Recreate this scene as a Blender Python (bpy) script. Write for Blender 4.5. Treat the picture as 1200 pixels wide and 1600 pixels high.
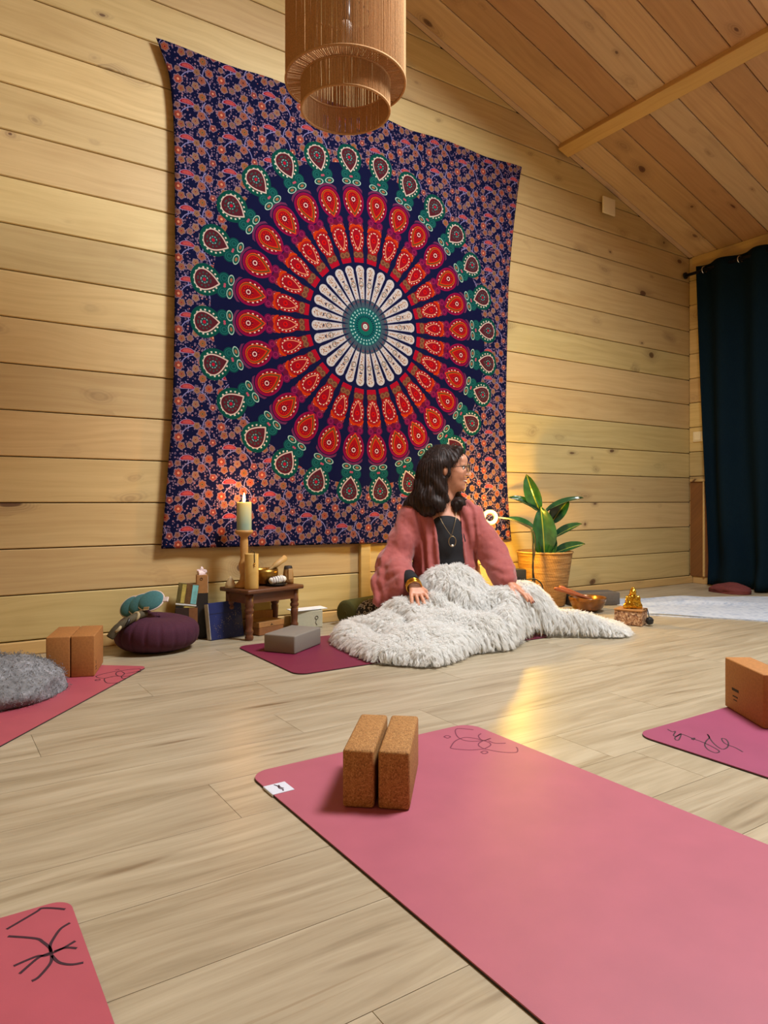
import bpy, bmesh, math, random
import numpy as np
from mathutils import Vector, Matrix

for o in list(bpy.data.objects):
    bpy.data.objects.remove(o, do_unlink=True)
SC = bpy.context.scene
COL = SC.collection
random.seed(7)
R = math.radians
PI = math.pi

# ------------------------------------------------------------------ camera
CAM_YAW = R(33.4)
cam_data = bpy.data.cameras.new('camera')
cam = bpy.data.objects.new('camera', cam_data)
COL.objects.link(cam)
cam.location = (0, 0, 0.64)
cam.rotation_euler = (R(90), 0, -CAM_YAW)
cam_data.sensor_fit = 'HORIZONTAL'
cam_data.sensor_width = 36
cam_data.lens = 36 * 1085 / 1200
cam_data.shift_y = -15.5 / 1200
cam_data.clip_start = 0.05
cam_data.clip_end = 60
SC.camera = cam

# ------------------------------------------------------------------ world, daylight, exposure
SC.view_settings.view_transform = 'Standard'
SC.view_settings.look = 'None'
SC.view_settings.gamma = 1
SC.view_settings.use_curve_mapping = False
SC.view_settings.exposure = -0.1
SC.cycles.max_bounces = 6
SC.cycles.diffuse_bounces = 5
SC.cycles.glossy_bounces = 2
SC.cycles.transmission_bounces = 3
SC.cycles.transparent_max_bounces = 6
SC.cycles.caustics_reflective = False
SC.cycles.caustics_refractive = False
SC.cycles.sample_clamp_indirect = 4.0
SC.cycles.use_adaptive_sampling = True
SC.cycles.adaptive_threshold = 0.1
SC.cycles.use_denoising = True
world = bpy.data.worlds.new('world')
SC.world = world
world.use_nodes = True
wn = world.node_tree.nodes
wn['Background'].inputs[0].default_value = (0.80, 0.90, 1.0, 1)
wn['Background'].inputs[1].default_value = 0.25


def area_light(name, loc, direction, sx, sy, power, color):
    d = bpy.data.lights.new(name, 'AREA')
    d.shape = 'RECTANGLE'
    d.size, d.size_y = sx, sy
    d.energy = power
    d.color = color
    o = bpy.data.objects.new(name, d)
    COL.objects.link(o)
    o.location = loc
    o.rotation_euler = Vector(direction).to_track_quat('-Z', 'Y').to_euler()
    return o


# daylight: a roof window in the right slope, a glazed door in the right wall; plus weak fill added behind the viewer
area_light('daylight_roof_window', (2.44, 1.08, 3.53), (-.312, 0.0, -1), .86, 1.10, 290, (0.96, 0.985, 1.0))
dl = area_light('daylight_door', (5.32, 0.72, 1.20), (-1, 0.0, -0.30), 2.3, 2.1, 10, (0.95, 0.98, 1.0))
dl.data.spread = R(150)
area_light('fill_behind_viewer', (2.6, -2.34, 1.55), (0, 1, -0.10), 2.0, 1.3, 6, (0.90, 0.96, 1.0))  # added fill to brighten the fur's front; no known window there


# ------------------------------------------------------------------ node helper
class V:
    """A socket with arithmetic."""
    def __init__(s, g, sock):
        s.g, s.s = g, sock
    def __add__(a, b): return a.g.m('ADD', a, b)
    def __radd__(a, b): return a.g.m('ADD', b, a)
    def __sub__(a, b): return a.g.m('SUBTRACT', a, b)
    def __rsub__(a, b): return a.g.m('SUBTRACT', b, a)
    def __mul__(a, b): return a.g.m('MULTIPLY', a, b)
    def __rmul__(a, b): return a.g.m('MULTIPLY', b, a)
    def __truediv__(a, b): return a.g.m('DIVIDE', a, b)
    def __rtruediv__(a, b): return a.g.m('DIVIDE', b, a)
    def __lt__(a, b): return a.g.m('LESS_THAN', a, b)
    def __gt__(a, b): return a.g.m('GREATER_THAN', a, b)
    def __neg__(a): return a.g.m('MULTIPLY', a, -1.0)


class G:
    def __init__(s, name):
        s.mat = bpy.data.materials.new(name)
        s.mat.use_nodes = True
        s.t = s.mat.node_tree
        s.b = s.t.nodes['Principled BSDF']
    def put(s, node, i, v):
        if isinstance(v, V):
            s.t.links.new(v.s, node.inputs[i])
        elif v is not None:
            if isinstance(v, tuple) and len(v) == 3 and node.inputs[i].type == 'RGBA':
                v = (*v, 1)
            node.inputs[i].default_value = v
    def m(s, op, *a):
        n = s.t.nodes.new('ShaderNodeMath'); n.operation = op
        for i, v in enumerate(a): s.put(n, i, v)
        return V(s, n.outputs[0])
    def vm(s, op, *a):
        n = s.t.nodes.new('ShaderNodeVectorMath'); n.operation = op
        for i, v in enumerate(a): s.put(n, i, v)
        return V(s, n.outputs[0])
    def coord(s, kind='Object'):
        n = s.t.nodes.new('ShaderNodeTexCoord')
        return V(s, n.outputs[kind])
    def rand(s):
        n = s.t.nodes.new('ShaderNodeObjectInfo')
        return V(s, n.outputs['Random'])
    def sep(s, v):
        n = s.t.nodes.new('ShaderNodeSeparateXYZ'); s.put(n, 0, v)
        return [V(s, o) for o in n.outputs]
    def xyz(s, x, y, z):
        n = s.t.nodes.new('ShaderNodeCombineXYZ')
        for i, v in enumerate((x, y, z)): s.put(n, i, v)
        return V(s, n.outputs[0])
    def noise(s, vec, scale=5, detail=3, rough=.5, dist=0, col=False):
        n = s.t.nodes.new('ShaderNodeTexNoise')
        s.put(n, 'Vector', vec)
        n.inputs['Scale'].default_value = scale; n.inputs['Detail'].default_value = detail
        n.inputs['Roughness'].default_value = rough; n.inputs['Distortion'].default_value = dist
        return V(s, n.outputs['Color' if col else 'Fac'])
    def voro(s, vec, scale=5, rnd=1, feature='F1', out='Distance'):
        n = s.t.nodes.new('ShaderNodeTexVoronoi'); n.feature = feature
        s.put(n, 'Vector', vec)
        n.inputs['Scale'].default_value = scale
        n.inputs['Randomness'].default_value = rnd
        if out == 'both':
            return V(s, n.outputs['Distance']), V(s, n.outputs['Color'])
        return V(s, n.outputs[out])
    def step(s, e0, e1, x):
        n = s.t.nodes.new('ShaderNodeMapRange'); n.interpolation_type = 'SMOOTHSTEP'
        s.put(n, 0, x); s.put(n, 1, e0); s.put(n, 2, e1)
        return V(s, n.outputs[0])
    def mix(s, f, a, b, mode='MIX'):
        n = s.t.nodes.new('ShaderNodeMix'); n.data_type = 'RGBA'; n.blend_type = mode
        s.put(n, 0, f); s.put(n, 6, a); s.put(n, 7, b)
        return V(s, n.outputs[2])
    def ramp(s, f, stops):
        n = s.t.nodes.new('ShaderNodeValToRGB'); s.put(n, 0, f)
        e = n.color_ramp.elements
        e[0].position, e[0].color = stops[0][0], (*stops[0][1], 1)
        e[1].position, e[1].color = stops[-1][0], (*stops[-1][1], 1)
        for p, c in stops[1:-1]:
            k = e.new(p); k.color = (*c, 1)
        return V(s, n.outputs[0])
    def hsv(s, c, h=.5, sat=1., val=1.):
        n = s.t.nodes.new('ShaderNodeHueSaturation')
        s.put(n, 'Hue', h); s.put(n, 'Saturation', sat); s.put(n, 'Value', val); s.put(n, 'Color', c)
        return V(s, n.outputs[0])
    def bump(s, hgt, strength=.3, dist=.002):
        n = s.t.nodes.new('ShaderNodeBump')
        n.inputs['Strength'].default_value = strength; n.inputs['Distance'].default_value = dist
        s.put(n, 'Height', hgt)
        s.t.links.new(n.outputs[0], s.b.inputs['Normal'])
    def done(s, color=None, rough=.6, **kw):
        if color is not None: s.put(s.b, 'Base Color', color)
        s.put(s.b, 'Roughness', rough)
        for k, v in kw.items(): s.put(s.b, k.replace('_', ' '), v)
        return s.mat


def srgb(r, g, b):
    return tuple(((c / 255) / 12.92 if c / 255 <= .04045 else ((c / 255 + .055) / 1.055) ** 2.4) for c in (r, g, b))


def plain(name, col, rough=.6, grain=60, amt=.12, bump=.15, **kw):
    """A flat-coloured material with fine procedural variation."""
    g = G(name)
    c = g.coord()
    n = g.noise(c, grain, 3, .6)
    g.bump(n, bump, .002)
    col_v = g.mix(1.0, (*col, 1), g.ramp(n, [(.3, (1 - amt,) * 3), (.7, (1 + amt,) * 3)]), 'MULTIPLY')
    return g.done(col_v, rough, **kw)


# ------------------------------------------------------------------ object helpers
def tag(o, label=None, cat=None, group=None, kind=None):
    if label: o['label'] = label
    if cat: o['category'] = cat
    if group: o['group'] = group
    if kind: o['kind'] = kind
    return o


def empty(name, loc=(0, 0, 0), rz=0, parent=None):
    o = bpy.data.objects.new(name, None)
    COL.objects.link(o)
    o.empty_display_size = .05
    o.location = loc
    o.rotation_euler = (0, 0, rz)
    o.parent = parent
    return o


def link_mesh(name, me, mat=None, parent=None, loc=(0, 0, 0), rot=(0, 0, 0)):
    o = bpy.data.objects.new(name, me)
    COL.objects.link(o)
    if mat is not None and not me.materials: me.materials.append(mat)
    o.parent = parent
    o.location = loc
    o.rotation_euler = rot
    return o


def raw_mesh(name, v, f, smooth=False):
    me = bpy.data.meshes.new(name)
    me.from_pydata([tuple(map(float, p)) for p in v], [], [tuple(map(int, q)) for q in f])
    if smooth:
        me.polygons.foreach_set('use_smooth', [True] * len(me.polygons))
    me.update()
    return me


class MB:
    """Collects shapes for one mesh."""
    def __init__(s):
        s.v, s.f = [], []
    def add(s, v, f):
        k = len(s.v)
        s.v += [tuple(p) for p in v]
        s.f += [tuple(i + k for i in q) for q in f]
        return s
    def box(s, x0, x1, y0, y1, z0, z1):
        return s.add([(x0, y0, z0), (x1, y0, z0), (x1, y1, z0), (x0, y1, z0), (x0, y0, z1), (x1, y0, z1), (x1, y1, z1), (x0, y1, z1)],
                     [(0, 3, 2, 1), (4, 5, 6, 7), (0, 1, 5, 4), (1, 2, 6, 5), (2, 3, 7, 6), (3, 0, 4, 7)])
    def rbox(s, x0, x1, y0, y1, z0, z1, r, seg=3):
        """box with rounded edges"""
        bm = bmesh.new()
        bmesh.ops.create_cube(bm, size=1)
        for q in bm.verts:
            q.co = Vector(((x0 + x1) / 2 + q.co.x * (x1 - x0), (y0 + y1) / 2 + q.co.y * (y1 - y0), (z0 + z1) / 2 + q.co.z * (z1 - z0)))
        bmesh.ops.bevel(bm, geom=bm.edges[:] + bm.verts[:], offset=r, segments=seg, profile=.5, affect='EDGES')
        bm.verts.index_update()
        s.add([q.co[:] for q in bm.verts], [[q.index for q in f.verts] for f in bm.faces])
        bm.free()
        return s
    def prism(s, poly, z0, z1):
        n = len(poly)
        return s.add([(x, y, z0) for x, y in poly] + [(x, y, z1) for x, y in poly],
                     [tuple(range(n))[::-1], tuple(range(n, 2 * n))] + [(i, (i + 1) % n, n + (i + 1) % n, n + i) for i in range(n)])
    def lathe(s, prof, n=32, c=(0, 0, 0), close=True):
        v, f = [], []
        m = len(prof)
        for r, z in prof:
            for k in range(n):
                a = 2 * PI * k / n
                v.append((c[0] + r * math.cos(a), c[1] + r * math.sin(a), c[2] + z))
        for j in range(m - 1):
            for k in range(n):
                a, b = j * n + k, j * n + (k + 1) % n
                f.append((a, b, b + n, a + n))
        if close:
            f.append(tuple(range(n))[::-1])
            f.append(tuple(range((m - 1) * n, m * n)))
        return s.add(v, f)
    def tube(s, pts, rad, n=8, cap=True):
        """rad: number or list; pts: list of 3-vectors"""
        P = [Vector(p) for p in pts]
        m = len(P)
        if not hasattr(rad, '__len__'): rad = [rad] * m
        v, f = [], []
        t0 = (P[1] - P[0]).normalized()
        ref = Vector((0, 0, 1)) if abs(t0.z) < .9 else Vector((1, 0, 0))
        u = t0.cross(ref).normalized()
        for i in range(m):
            t = (P[min(i + 1, m - 1)] - P[max(i - 1, 0)])
            t = t.normalized() if t.length > 1e-9 else t0
            u = (u - t * u.dot(t)).normalized()
            w = t.cross(u)
            for k in range(n):
                a = 2 * PI * k / n
                v.append(P[i] + (u * math.cos(a) + w * math.sin(a)) * rad[i])
        for i in range(m - 1):
            for k in range(n):
                a, b = i * n + k, i * n + (k + 1) % n
                f.append((a, b, b + n, a + n))
        if cap:
            f.append(tuple(range(n))[::-1])
            f.append(tuple(range((m - 1) * n, m * n)))
        return s.add(v, f)
    def torus(s, c, R0, r, axis=(0, 0, 1), n=40, k=10):
        q = Vector((0, 0, 1)).rotation_difference(Vector(axis).normalized())
        v, f = [], []
        for i in range(n):
            a = 2 * PI * i / n
            for j in range(k):
                b = 2 * PI * j / k
                p = Vector(((R0 + r * math.cos(b)) * math.cos(a), (R0 + r * math.cos(b)) * math.sin(a), r * math.sin(b)))
                v.append(Vector(c) + q @ p)
        for i in range(n):
            for j in range(k):
                f.append((i * k + j, ((i + 1) % n) * k + j, ((i + 1) % n) * k + (j + 1) % k, i * k + (j + 1) % k))
        return s.add(v, f)
    def ball(s, c, rx, ry=None, rz=None, n=20, m=12, fn=None):
        ry = rx if ry is None else ry
        rz = rx if rz is None else rz
        v, f = [], []
        for j in range(m + 1):
            p = PI * j / m
            for k in range(n):
                a = 2 * PI * k / n
                q = Vector((math.sin(p) * math.cos(a), math.sin(p) * math.sin(a), math.cos(p)))
                sc = fn(q) if fn else 1
                v.append((c[0] + rx * q.x * sc, c[1] + ry * q.y * sc, c[2] + rz * q.z * sc))
        for j in range(m):
            for k in range(n):
                a, b = j * n + k, j * n + (k + 1) % n
                f.append((a, a + n, b + n, b))
        return s.add(v, f)
    def xf(s, M):
        s.v = [tuple(M @ Vector(p)) for p in s.v]
        return s
    def mesh(s, name, smooth=False):
        return raw_mesh(name, s.v, s.f, smooth)
    def build(s, name, mat, parent=None, loc=(0, 0, 0), rot=(0, 0, 0), smooth=False, auto=None):
        me = s.mesh(name, smooth)
        if auto is not None:
            me.polygons.foreach_set('use_smooth', [True] * len(me.polygons))
            bm = bmesh.new(); bm.from_mesh(me)
            bmesh.ops.remove_doubles(bm, verts=bm.verts, dist=1e-6)
            for e in bm.edges:
                e.smooth = not (len(e.link_faces) == 2 and e.calc_face_angle(0) > R(auto))
            bm.to_mesh(me); bm.free()
        return link_mesh(name, me, mat, parent, loc, rot)


def catmull(pts, n=6, closed=False):
    P = [np.array(p, float) for p in pts]
    out = []
    m = len(P)
    rng = range(m if closed else m - 1)
    for i in rng:
        if closed:
            a, b, c, d = P[(i - 1) % m], P[i], P[(i + 1) % m], P[(i + 2) % m]
        else:
            a, b, c, d = P[max(i - 1, 0)], P[i], P[i + 1], P[min(i + 2, m - 1)]
        for k in range(n):
            t = k / n
            out.append(.5 * (2 * b + (c - a) * t + (2 * a - 5 * b + 4 * c - d) * t * t + (3 * b - a - 3 * c + d) * t ** 3))
    if not closed: out.append(P[-1])
    return out


def copy_tree(o, parent=None):
    c = o.copy()
    COL.objects.link(c)
    c.parent = parent
    for ch in [q for q in bpy.data.objects if q.parent == o]:
        copy_tree(ch, c)
    return c


# ------------------------------------------------------------------ wood
def pine(name, light, dark, knot, tint=.10, rough=.55, knots=.5, grey=0.0):
    """Softwood board: local X runs along the board, Y and Z across it."""
    g = G(name)
    x, y, z = g.sep(g.coord())
    r = g.rand()
    w = y + z
    xo = x + r * 37.0
    wo = w + r * 11.0
    flat = g.xyz(xo, wo, r * 5.0)
    # knots: sparse cells, warp the grain around them
    kv = g.xyz(xo * 3.9 + g.noise(flat, 3.0, 2) * .8, wo * 7.5 + g.noise(flat, 5.0, 1) * .5, r * 9.0)
    kd, kc = g.voro(kv, 1.0, .9, out='both')
    kc = g.sep(kc)
    keep = kc[0] > (1 - knots)
    size = .050 + kc[1] * kc[1] * .13
    near = (1 - g.step(size * .6, size * 3.6, kd)) * keep
    bend = near * .030
    gx = g.xyz(xo * .55, (wo + bend) * 17.0 + g.noise(g.xyz(xo * 1.1, wo * 3.0, r), 1.0, 2) * 2.4, r * 3.0)
    grain = g.noise(gx, 2.6, 4, .62)
    fine = g.noise(g.xyz(xo * 3.0, wo * 260.0, r), 1.0, 2, .6)
    blot = g.noise(g.xyz(xo * .9, wo * 3.2, r * 7.0), 2.0, 3, .6)
    c = g.ramp(grain, [(.22, tuple(.6 * b + .4 * a for a, b in zip(light, dark))), (.46, tuple(.8 * a + .2 * b for a, b in zip(light, dark))), (.62, light), (.8, tuple(min(1, q * 1.08) for q in light))])
    c = g.mix(.20 * fine, c, dark)
    c = g.mix(g.step(.52, .75, blot) * .35, c, dark)
    ring = g.m('SINE', kd * 95.0)
    c = g.mix(near * (.34 + ring * .12), c, knot)
    core = (1 - g.step(size * .75, size * 1.05, kd)) * keep
    c = g.mix(core * .88, c, knot)
    c = g.mix((1 - g.step(size * .1, size * .45, kd)) * keep * .7, c, tuple(q * .4 for q in knot))
    val = 1 - tint + g.m('FRACT', r * 7.31) * (2 * tint)
    hue = .5 + (g.m('FRACT', r * 13.7) - .5) * .018
    c = g.hsv(c, hue, 1.0 - g.m('FRACT', r * 3.7) * grey, val)
    return g.done(c, rough)


WALL_WOOD = pine('pine_wall_boards', srgb(206, 180, 124), srgb(172, 140, 84), srgb(92, 58, 32), .12, knots=.55)
CEIL_WOOD = pine('pine_ceiling_boards', srgb(194, 154, 106), srgb(158, 116, 74), srgb(88, 46, 30), .17, knots=.62, grey=.30)
TRIM_WOOD = pine('pine_trim', srgb(208, 174, 112), srgb(172, 134, 78), srgb(100, 64, 34), .06, knots=.15)
BEAM_WOOD = pine('pine_beam', srgb(208, 172, 106), srgb(178, 138, 74), srgb(100, 64, 34), .04, knots=.2)
BROWN_WOOD = pine('brown_stained_wood', srgb(134, 84, 42), srgb(98, 58, 27), srgb(60, 32, 15), .04, knots=.1)


def laminate():
    g = G('pale_oak_laminate')
    x, y, z = g.sep(g.coord())
    r = g.rand()
    xo = x + r * 53.0
    yo = y + r * 17.0
    base = g.noise(g.xyz(xo * .9, yo * 14.0 + g.noise(g.xyz(xo * 1.2, yo * 4.0, r), 1.0, 2) * 2.2, r), 2.2, 5, .62)
    fine = g.noise(g.xyz(xo * 3.5, yo * 210.0, r), 1.0, 2, .6)
    c = g.ramp(base, [(.25, srgb(134, 119, 94)), (.42, srgb(162, 147, 121)), (.6, srgb(180, 166, 140)), (.8, srgb(192, 180, 155))])
    c = g.mix(fine * .18, c, srgb(134, 118, 94))
    # dark mineral streaks and small knots
    sv = g.xyz(xo * 2.4, yo * 22.0 + g.noise(g.xyz(xo * 3.0, yo * 9.0, r), 1.0, 2) * 1.5, r)
    sd, sc_ = g.voro(sv, 1.0, 1.0, out='both')
    sc_ = g.sep(sc_)
    streak = (1 - g.step(.04, .30, sd)) * (sc_[0] > .80)
    c = g.mix(streak * .75, c, srgb(96, 72, 44))
    long_ = g.step(.60, .72, g.noise(g.xyz(xo * .7, yo * 46.0, r * 3), 1.6, 3, .7))
    c = g.mix(long_ * .50, c, srgb(132, 110, 80))
    c = g.hsv(c, .5, 1.0, .94 + g.m('FRACT', r * 5.3) * .12)
    return g.done(c, .34 + fine * .05)


FLOOR_MAT = laminate()
WHITE_PLASTIC = plain('cream_plastic', srgb(228, 214, 178), .4, 30, .03, .02)
BLACK_PLASTIC = plain('black_plastic', (.012, .012, .013), .4, 50, .1, .05)
BLACK_METAL = plain('black_metal', (.02, .02, .024), .35, 50, .1, .05, Metallic=.6)
CHROME = plain('steel', (.6, .58, .54), .22, 40, .05, .02, Metallic=1.0)


# ------------------------------------------------------------------ room shell
XL, XR = -1.30, 5.08          # left and right wall
YB, YF = 3.283, -2.20         # back wall (in view) and front wall (behind the viewer)
EAVE, PITCH, RIDGE = 2.58, .312, 1.89
ROW, ROW0 = .1945, .0545      # wall board pitch, first joint above the floor


def roof(x):
    return EAVE + PITCH * (XR - x) if x > RIDGE else EAVE + PITCH * (XR - RIDGE) - PITCH * (RIDGE - x)


def board(x0, x1, w0, w1, t, ch=.004, ends=None, flip=1):
    """Board along X, across W; front face at depth -t with chamfered long edges. ends=(x0 at w1, x1 at w1)."""
    xa, xb = ends if ends else (x0, x1)
    def pt(s, w, d):
        k = (w - w0) / (w1 - w0)
        return ((x0 + (xa - x0) * k) if s == 0 else (x1 + (xb - x1) * k), d * flip, w)
    sec = [(w0, 0), (w0, -(t - ch)), (w0 + ch, -t), (w1 - ch, -t), (w1, -(t - ch)), (w1, 0)]
    v = [pt(0, w, d) for w, d in sec] + [pt(1, w, d) for w, d in sec]
    f = [(0, 1, 2, 3, 4, 5)[::-1], (6, 7, 8, 9, 10, 11)] + [(i, (i + 1) % 6, 6 + (i + 1) % 6, 6 + i) for i in range(6)]
    return MB().add(v, f)


# back wall: backing slab and one object for each board
DARK_GAP = plain('dark_joint', srgb(58, 38, 18), .9)
wall_back = MB().prism([(XL - .1, -.02), (XR + .1, -.02), (XR + .1, roof(XR) + .15), (RIDGE, roof(RIDGE) + .15), (XL - .1, roof(XL) + .15)], 0, .06) \
    .xf(Matrix(((1, 0, 0, 0), (0, 0, 1, 0), (0, 1, 0, 0), (0, 0, 0, 1)))).build('wall_back', DARK_GAP, loc=(0, YB + .022, 0))
tag(wall_back, 'wall of wide horizontal knotty pine boards behind the tapestry', kind='structure')
zl = ROW0 - ROW
SPLIT = 2.03
while zl < roof(RIDGE):
    z0, z1 = max(zl, 0) + .001, zl + ROW - .0032
    def xlim(z, side):
        lim = RIDGE + (roof(RIDGE) - z) / PITCH * side
        return min(XR, lim) if side > 0 else max(XL, lim)
    if z0 < roof(RIDGE) - .02:
        z1 = min(z1, roof(RIDGE) - .003)
        l0, l1, r0, r1 = xlim(z0, -1), xlim(z1, -1), xlim(z0, 1), xlim(z1, 1)
        spans = [(l0, SPLIT, l1, SPLIT), (SPLIT + .002, r0, SPLIT + .002, r1)] if z1 < 2.9 else [(l0, r0, l1, r1)]
        for a, b, c, d in spans:
            board(0, b - a, 0, z1 - z0, .022, .0035, ends=(c - a, d - a)).build('plank', WALL_WOOD, wall_back, loc=(a, -.0, z0))
    zl += ROW
MB().rbox(1.997, 2.06, -.046, -.0221, .055, 2.75, .003, 2).build('cover_strip', TRIM_WOOD, wall_back, loc=(0, 0, 0))

# right wall: boards beside the curtain, then the glazed door opening
wall_right = MB().box(0, .06, 2.02, YB, -.02, EAVE + .1).box(0, .06, YF, -.55, -.02, EAVE + .1).box(0, .06, -.55, 2.02, 2.14, EAVE + .1).build('wall_right', DARK_GAP, loc=(XR + .022, 0, 0))
tag(wall_right, 'pine board wall on the right behind the dark curtain', kind='structure')
zl = ROW0 - ROW + .012
while zl < EAVE:
    z0, z1 = max(zl, 0) + .001, min(zl + ROW - .0032, EAVE)
    spans = [(2.02, YB - .003), (YF, -.55)] if z0 < 2.12 else [(YF, YB - .003)]
    for a, b in spans:
        if z1 - z0 > .02:
            board(0, b - a, 0, z1 - z0, .022, .0035).build('plank', WALL_WOOD, wall_right, loc=(0, b, z0), rot=(0, 0, R(-90)))
    zl += ROW
# plain pine walls behind and left of the viewer
wall_left = MB().box(-.06, 0, YF, YB, 0, roof(XL) + .1).build('wall_left', WALL_WOOD, loc=(XL, 0, 0))
tag(wall_left, 'pine wall on the left outside the picture', kind='structure')
wf = MB().box(XL, 1.55, -.06, 0, 0, roof(XL) + .02).box(3.65, XR, -.06, 0, 0, EAVE + .05).box(1.55, 3.65, -.06, 0, 0, .85).box(1.55, 3.65, -.06, 0, 2.25, roof(3.65))
wf.add([(XL, -.03, roof(XL)), (1.55, -.03, roof(XL)), (1.55, -.03, roof(1.55))], [(0, 1, 2)])
wf.add([(1.55, -.03, roof(3.65)), (3.65, -.03, roof(3.65)), (RIDGE, -.03, roof(RIDGE)), (1.55, -.03, roof(1.55))], [(0, 1, 2, 3)])
wf.add([(3.65, -.03, EAVE), (XR, -.03, EAVE), (3.65, -.03, roof(3.65))], [(0, 1, 2)])
wall_front = wf.build('wall_front', WALL_WOOD, loc=(0, YF, 0))
tag(wall_front, 'pine wall behind the viewer', kind='structure')


def glazing(name, w, hgt, cols, loc, rot, label):
    fr = MB()
    t = .055
    fr.box(0, w, -.03, .03, 0, t).box(0, w, -.03, .03, hgt - t, hgt).box(0, t, -.03, .03, t, hgt - t).box(w - t, w, -.03, .03, t, hgt - t)
    for i in range(1, cols):
        fr.box(w * i / cols - t / 2, w * i / cols + t / 2, -.03, .03, t, hgt - t)
    o = fr.build(name, BROWN_WOOD, loc=loc, rot=rot)
    tag(o, label, kind='structure')
    return o


glazing('door_1', 2.57, 2.12, 3, (XR + .03, 2.02, .01), (0, 0, R(-90)), 'glazed door frame in the right wall outside the picture')
glazing('window_1', 2.10, 1.40, 2, (1.55, YF - .03, .85), (0, 0, 0), 'added window frame in the wall behind the viewer, for the fill light')  # invented, unseen window around the added fill light

# floor: backing slab and one object for each laminate plank
floor = MB().box(XL - .1, XR + .1, YF - .1, YB + .1, -.06, -.012).build('floor', DARK_GAP)
tag(floor, 'pale oak laminate floor of long planks', kind='structure')
FW, FL, FY0 = .199, 1.38, 1.334
joint = {0: .534, 1: 1.27, 2: .875, 3: .241, 4: .979, 5: .625, -1: .06, -2: 1.515, 6: .2, 7: 1.05, 8: .55, 9: 1.2}
rows = range(math.floor((YF - FY0) / FW), math.ceil((YB - FY0) / FW))
plank_cache = {}
for k in rows:
    y0, y1 = FY0 + k * FW, min(FY0 + (k + 1) * FW, YB)
    off = joint.get(k, (k * .573) % FL)
    xs = [off + i * FL for i in range(-3, 6)]
    for a, b in zip(xs, xs[1:]):
        a, b = max(a, XL), min(b, XR)
        if b - a < .05: continue
        key = (round(b - a, 3), round(y1 - y0, 3))
        if key not in plank_cache:
            w, d, c = key[0] - .0005, key[1] - .0005, .0001
            plank_cache[key] = MB().add([(.0005, .0005, -.012), (w, .0005, -.012), (w, d, -.012), (.0005, d, -.012), (.0005, .0005, -c), (w, .0005, -c), (w, d, -c), (.0005, d, -c),
                                         (.0005 + c, .0005 + c, 0), (w - c, .0005 + c, 0), (w - c, d - c, 0), (.0005 + c, d - c, 0)],
                                        [(3, 2, 1, 0), (0, 1, 5, 4), (1, 2, 6, 5), (2, 3, 7, 6), (3, 0, 4, 7), (4, 5, 9, 8), (5, 6, 10, 9), (6, 7, 11, 10), (7, 4, 8, 11), (8, 9, 10, 11)]).mesh('floor_plank')
        link_mesh('plank', plank_cache[key], FLOOR_MAT, floor, (a, y0, 0))

# ceiling: two slopes of boards running up to the ridge
ceil = MB()
SKX0, SKX1 = 2.00, 2.88                                   # roof window in the right slope
CB, CY0 = .1966, 3.241
SKY1, SKY0 = CY0 - 8 * CB, CY0 - 14 * CB
for xa, xb, ya, yb in ((XL - .1, RIDGE, YF - .1, YB + .1), (RIDGE, SKX0, YF - .1, YB + .1), (SKX1, XR + .1, YF - .1, YB + .1), (SKX0, SKX1, YF - .1, SKY0), (SKX0, SKX1, SKY1, YB + .1)):
    za, zb = roof(xa) + .03, roof(xb) + .03
    ceil.add([(xa, ya, za), (xb, ya, zb), (xb, yb, zb), (xa, yb, za), (xa, ya, za + .05), (xb, ya, zb + .05), (xb, yb, zb + .05), (xa, yb, za + .05)],
             [(0, 3, 2, 1), (4, 5, 6, 7), (0, 1, 5, 4), (1, 2, 6, 5), (2, 3, 7, 6), (3, 0, 4, 7)])
ceiling = ceil.build('ceiling', DARK_GAP)
tag(ceiling, 'sloping ceiling of knotty pine boards running up to the ridge', kind='structure')
slope = math.atan(PITCH)
for side in (1, -1):
    ln = (XR - RIDGE if side > 0 else RIDGE - XL) / math.cos(slope)
    me = None
    y = CY0
    first = True
    while y > YF:
        y0, y1 = max(y - CB, YF), y
        wdt = y1 - y0 - .005
        # board() lies along X with its face toward -Y; the turn lays the face down
        segs = [(0, ln)]
        if side > 0 and y0 < SKY1 - .01 and y1 > SKY0 + .01:
            segs = [(0, (SKX0 - RIDGE) / math.cos(slope)), ((SKX1 - RIDGE) / math.cos(slope), ln)]
        for sa, sb in segs:
            o = board(0, sb - sa, 0, wdt, .022, .004).xf(Matrix.Rotation(R(90), 4, 'X')).build('plank', CEIL_WOOD, ceiling)
            if side > 0:
                o.location = (RIDGE + sa * math.cos(slope), y1, roof(RIDGE) + .022 - sa * math.sin(slope)); o.rotation_euler = (0, slope, 0)
            else:
                o.location = (XL, y1, roof(XL) + .022); o.rotation_euler = (0, -slope, 0)
        y -= CB
    # narrow strip against the back wall
    m = board(0, ln, 0, YB - CY0 - .003, .022, .003).xf(Matrix.Rotation(R(90), 4, 'X'))
    o = m.build('plank', CEIL_WOOD, ceiling)
    o.location = (RIDGE, YB - .001, roof(RIDGE) + .022) if side > 0 else (XL, YB - .001, roof(XL) + .022)
    o.rotation_euler = (0, slope if side > 0 else -slope, 0)
rw = MB()
wl_x, wl_y = (SKX1 - SKX0) / math.cos(slope), SKY1 - SKY0
for q in ((0, .04, 0, wl_y), (wl_x - .04, wl_x, 0, wl_y), (.04, wl_x - .04, 0, .04), (.04, wl_x - .04, wl_y - .04, wl_y)):
    rw.box(*q, .0, .09)
rwo = rw.build('window_2', TRIM_WOOD, loc=(SKX0, SKY0, roof(SKX0)), rot=(0, slope, 0))
tag(rwo, 'pine frame of the roof window outside the picture', kind='structure')
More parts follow.
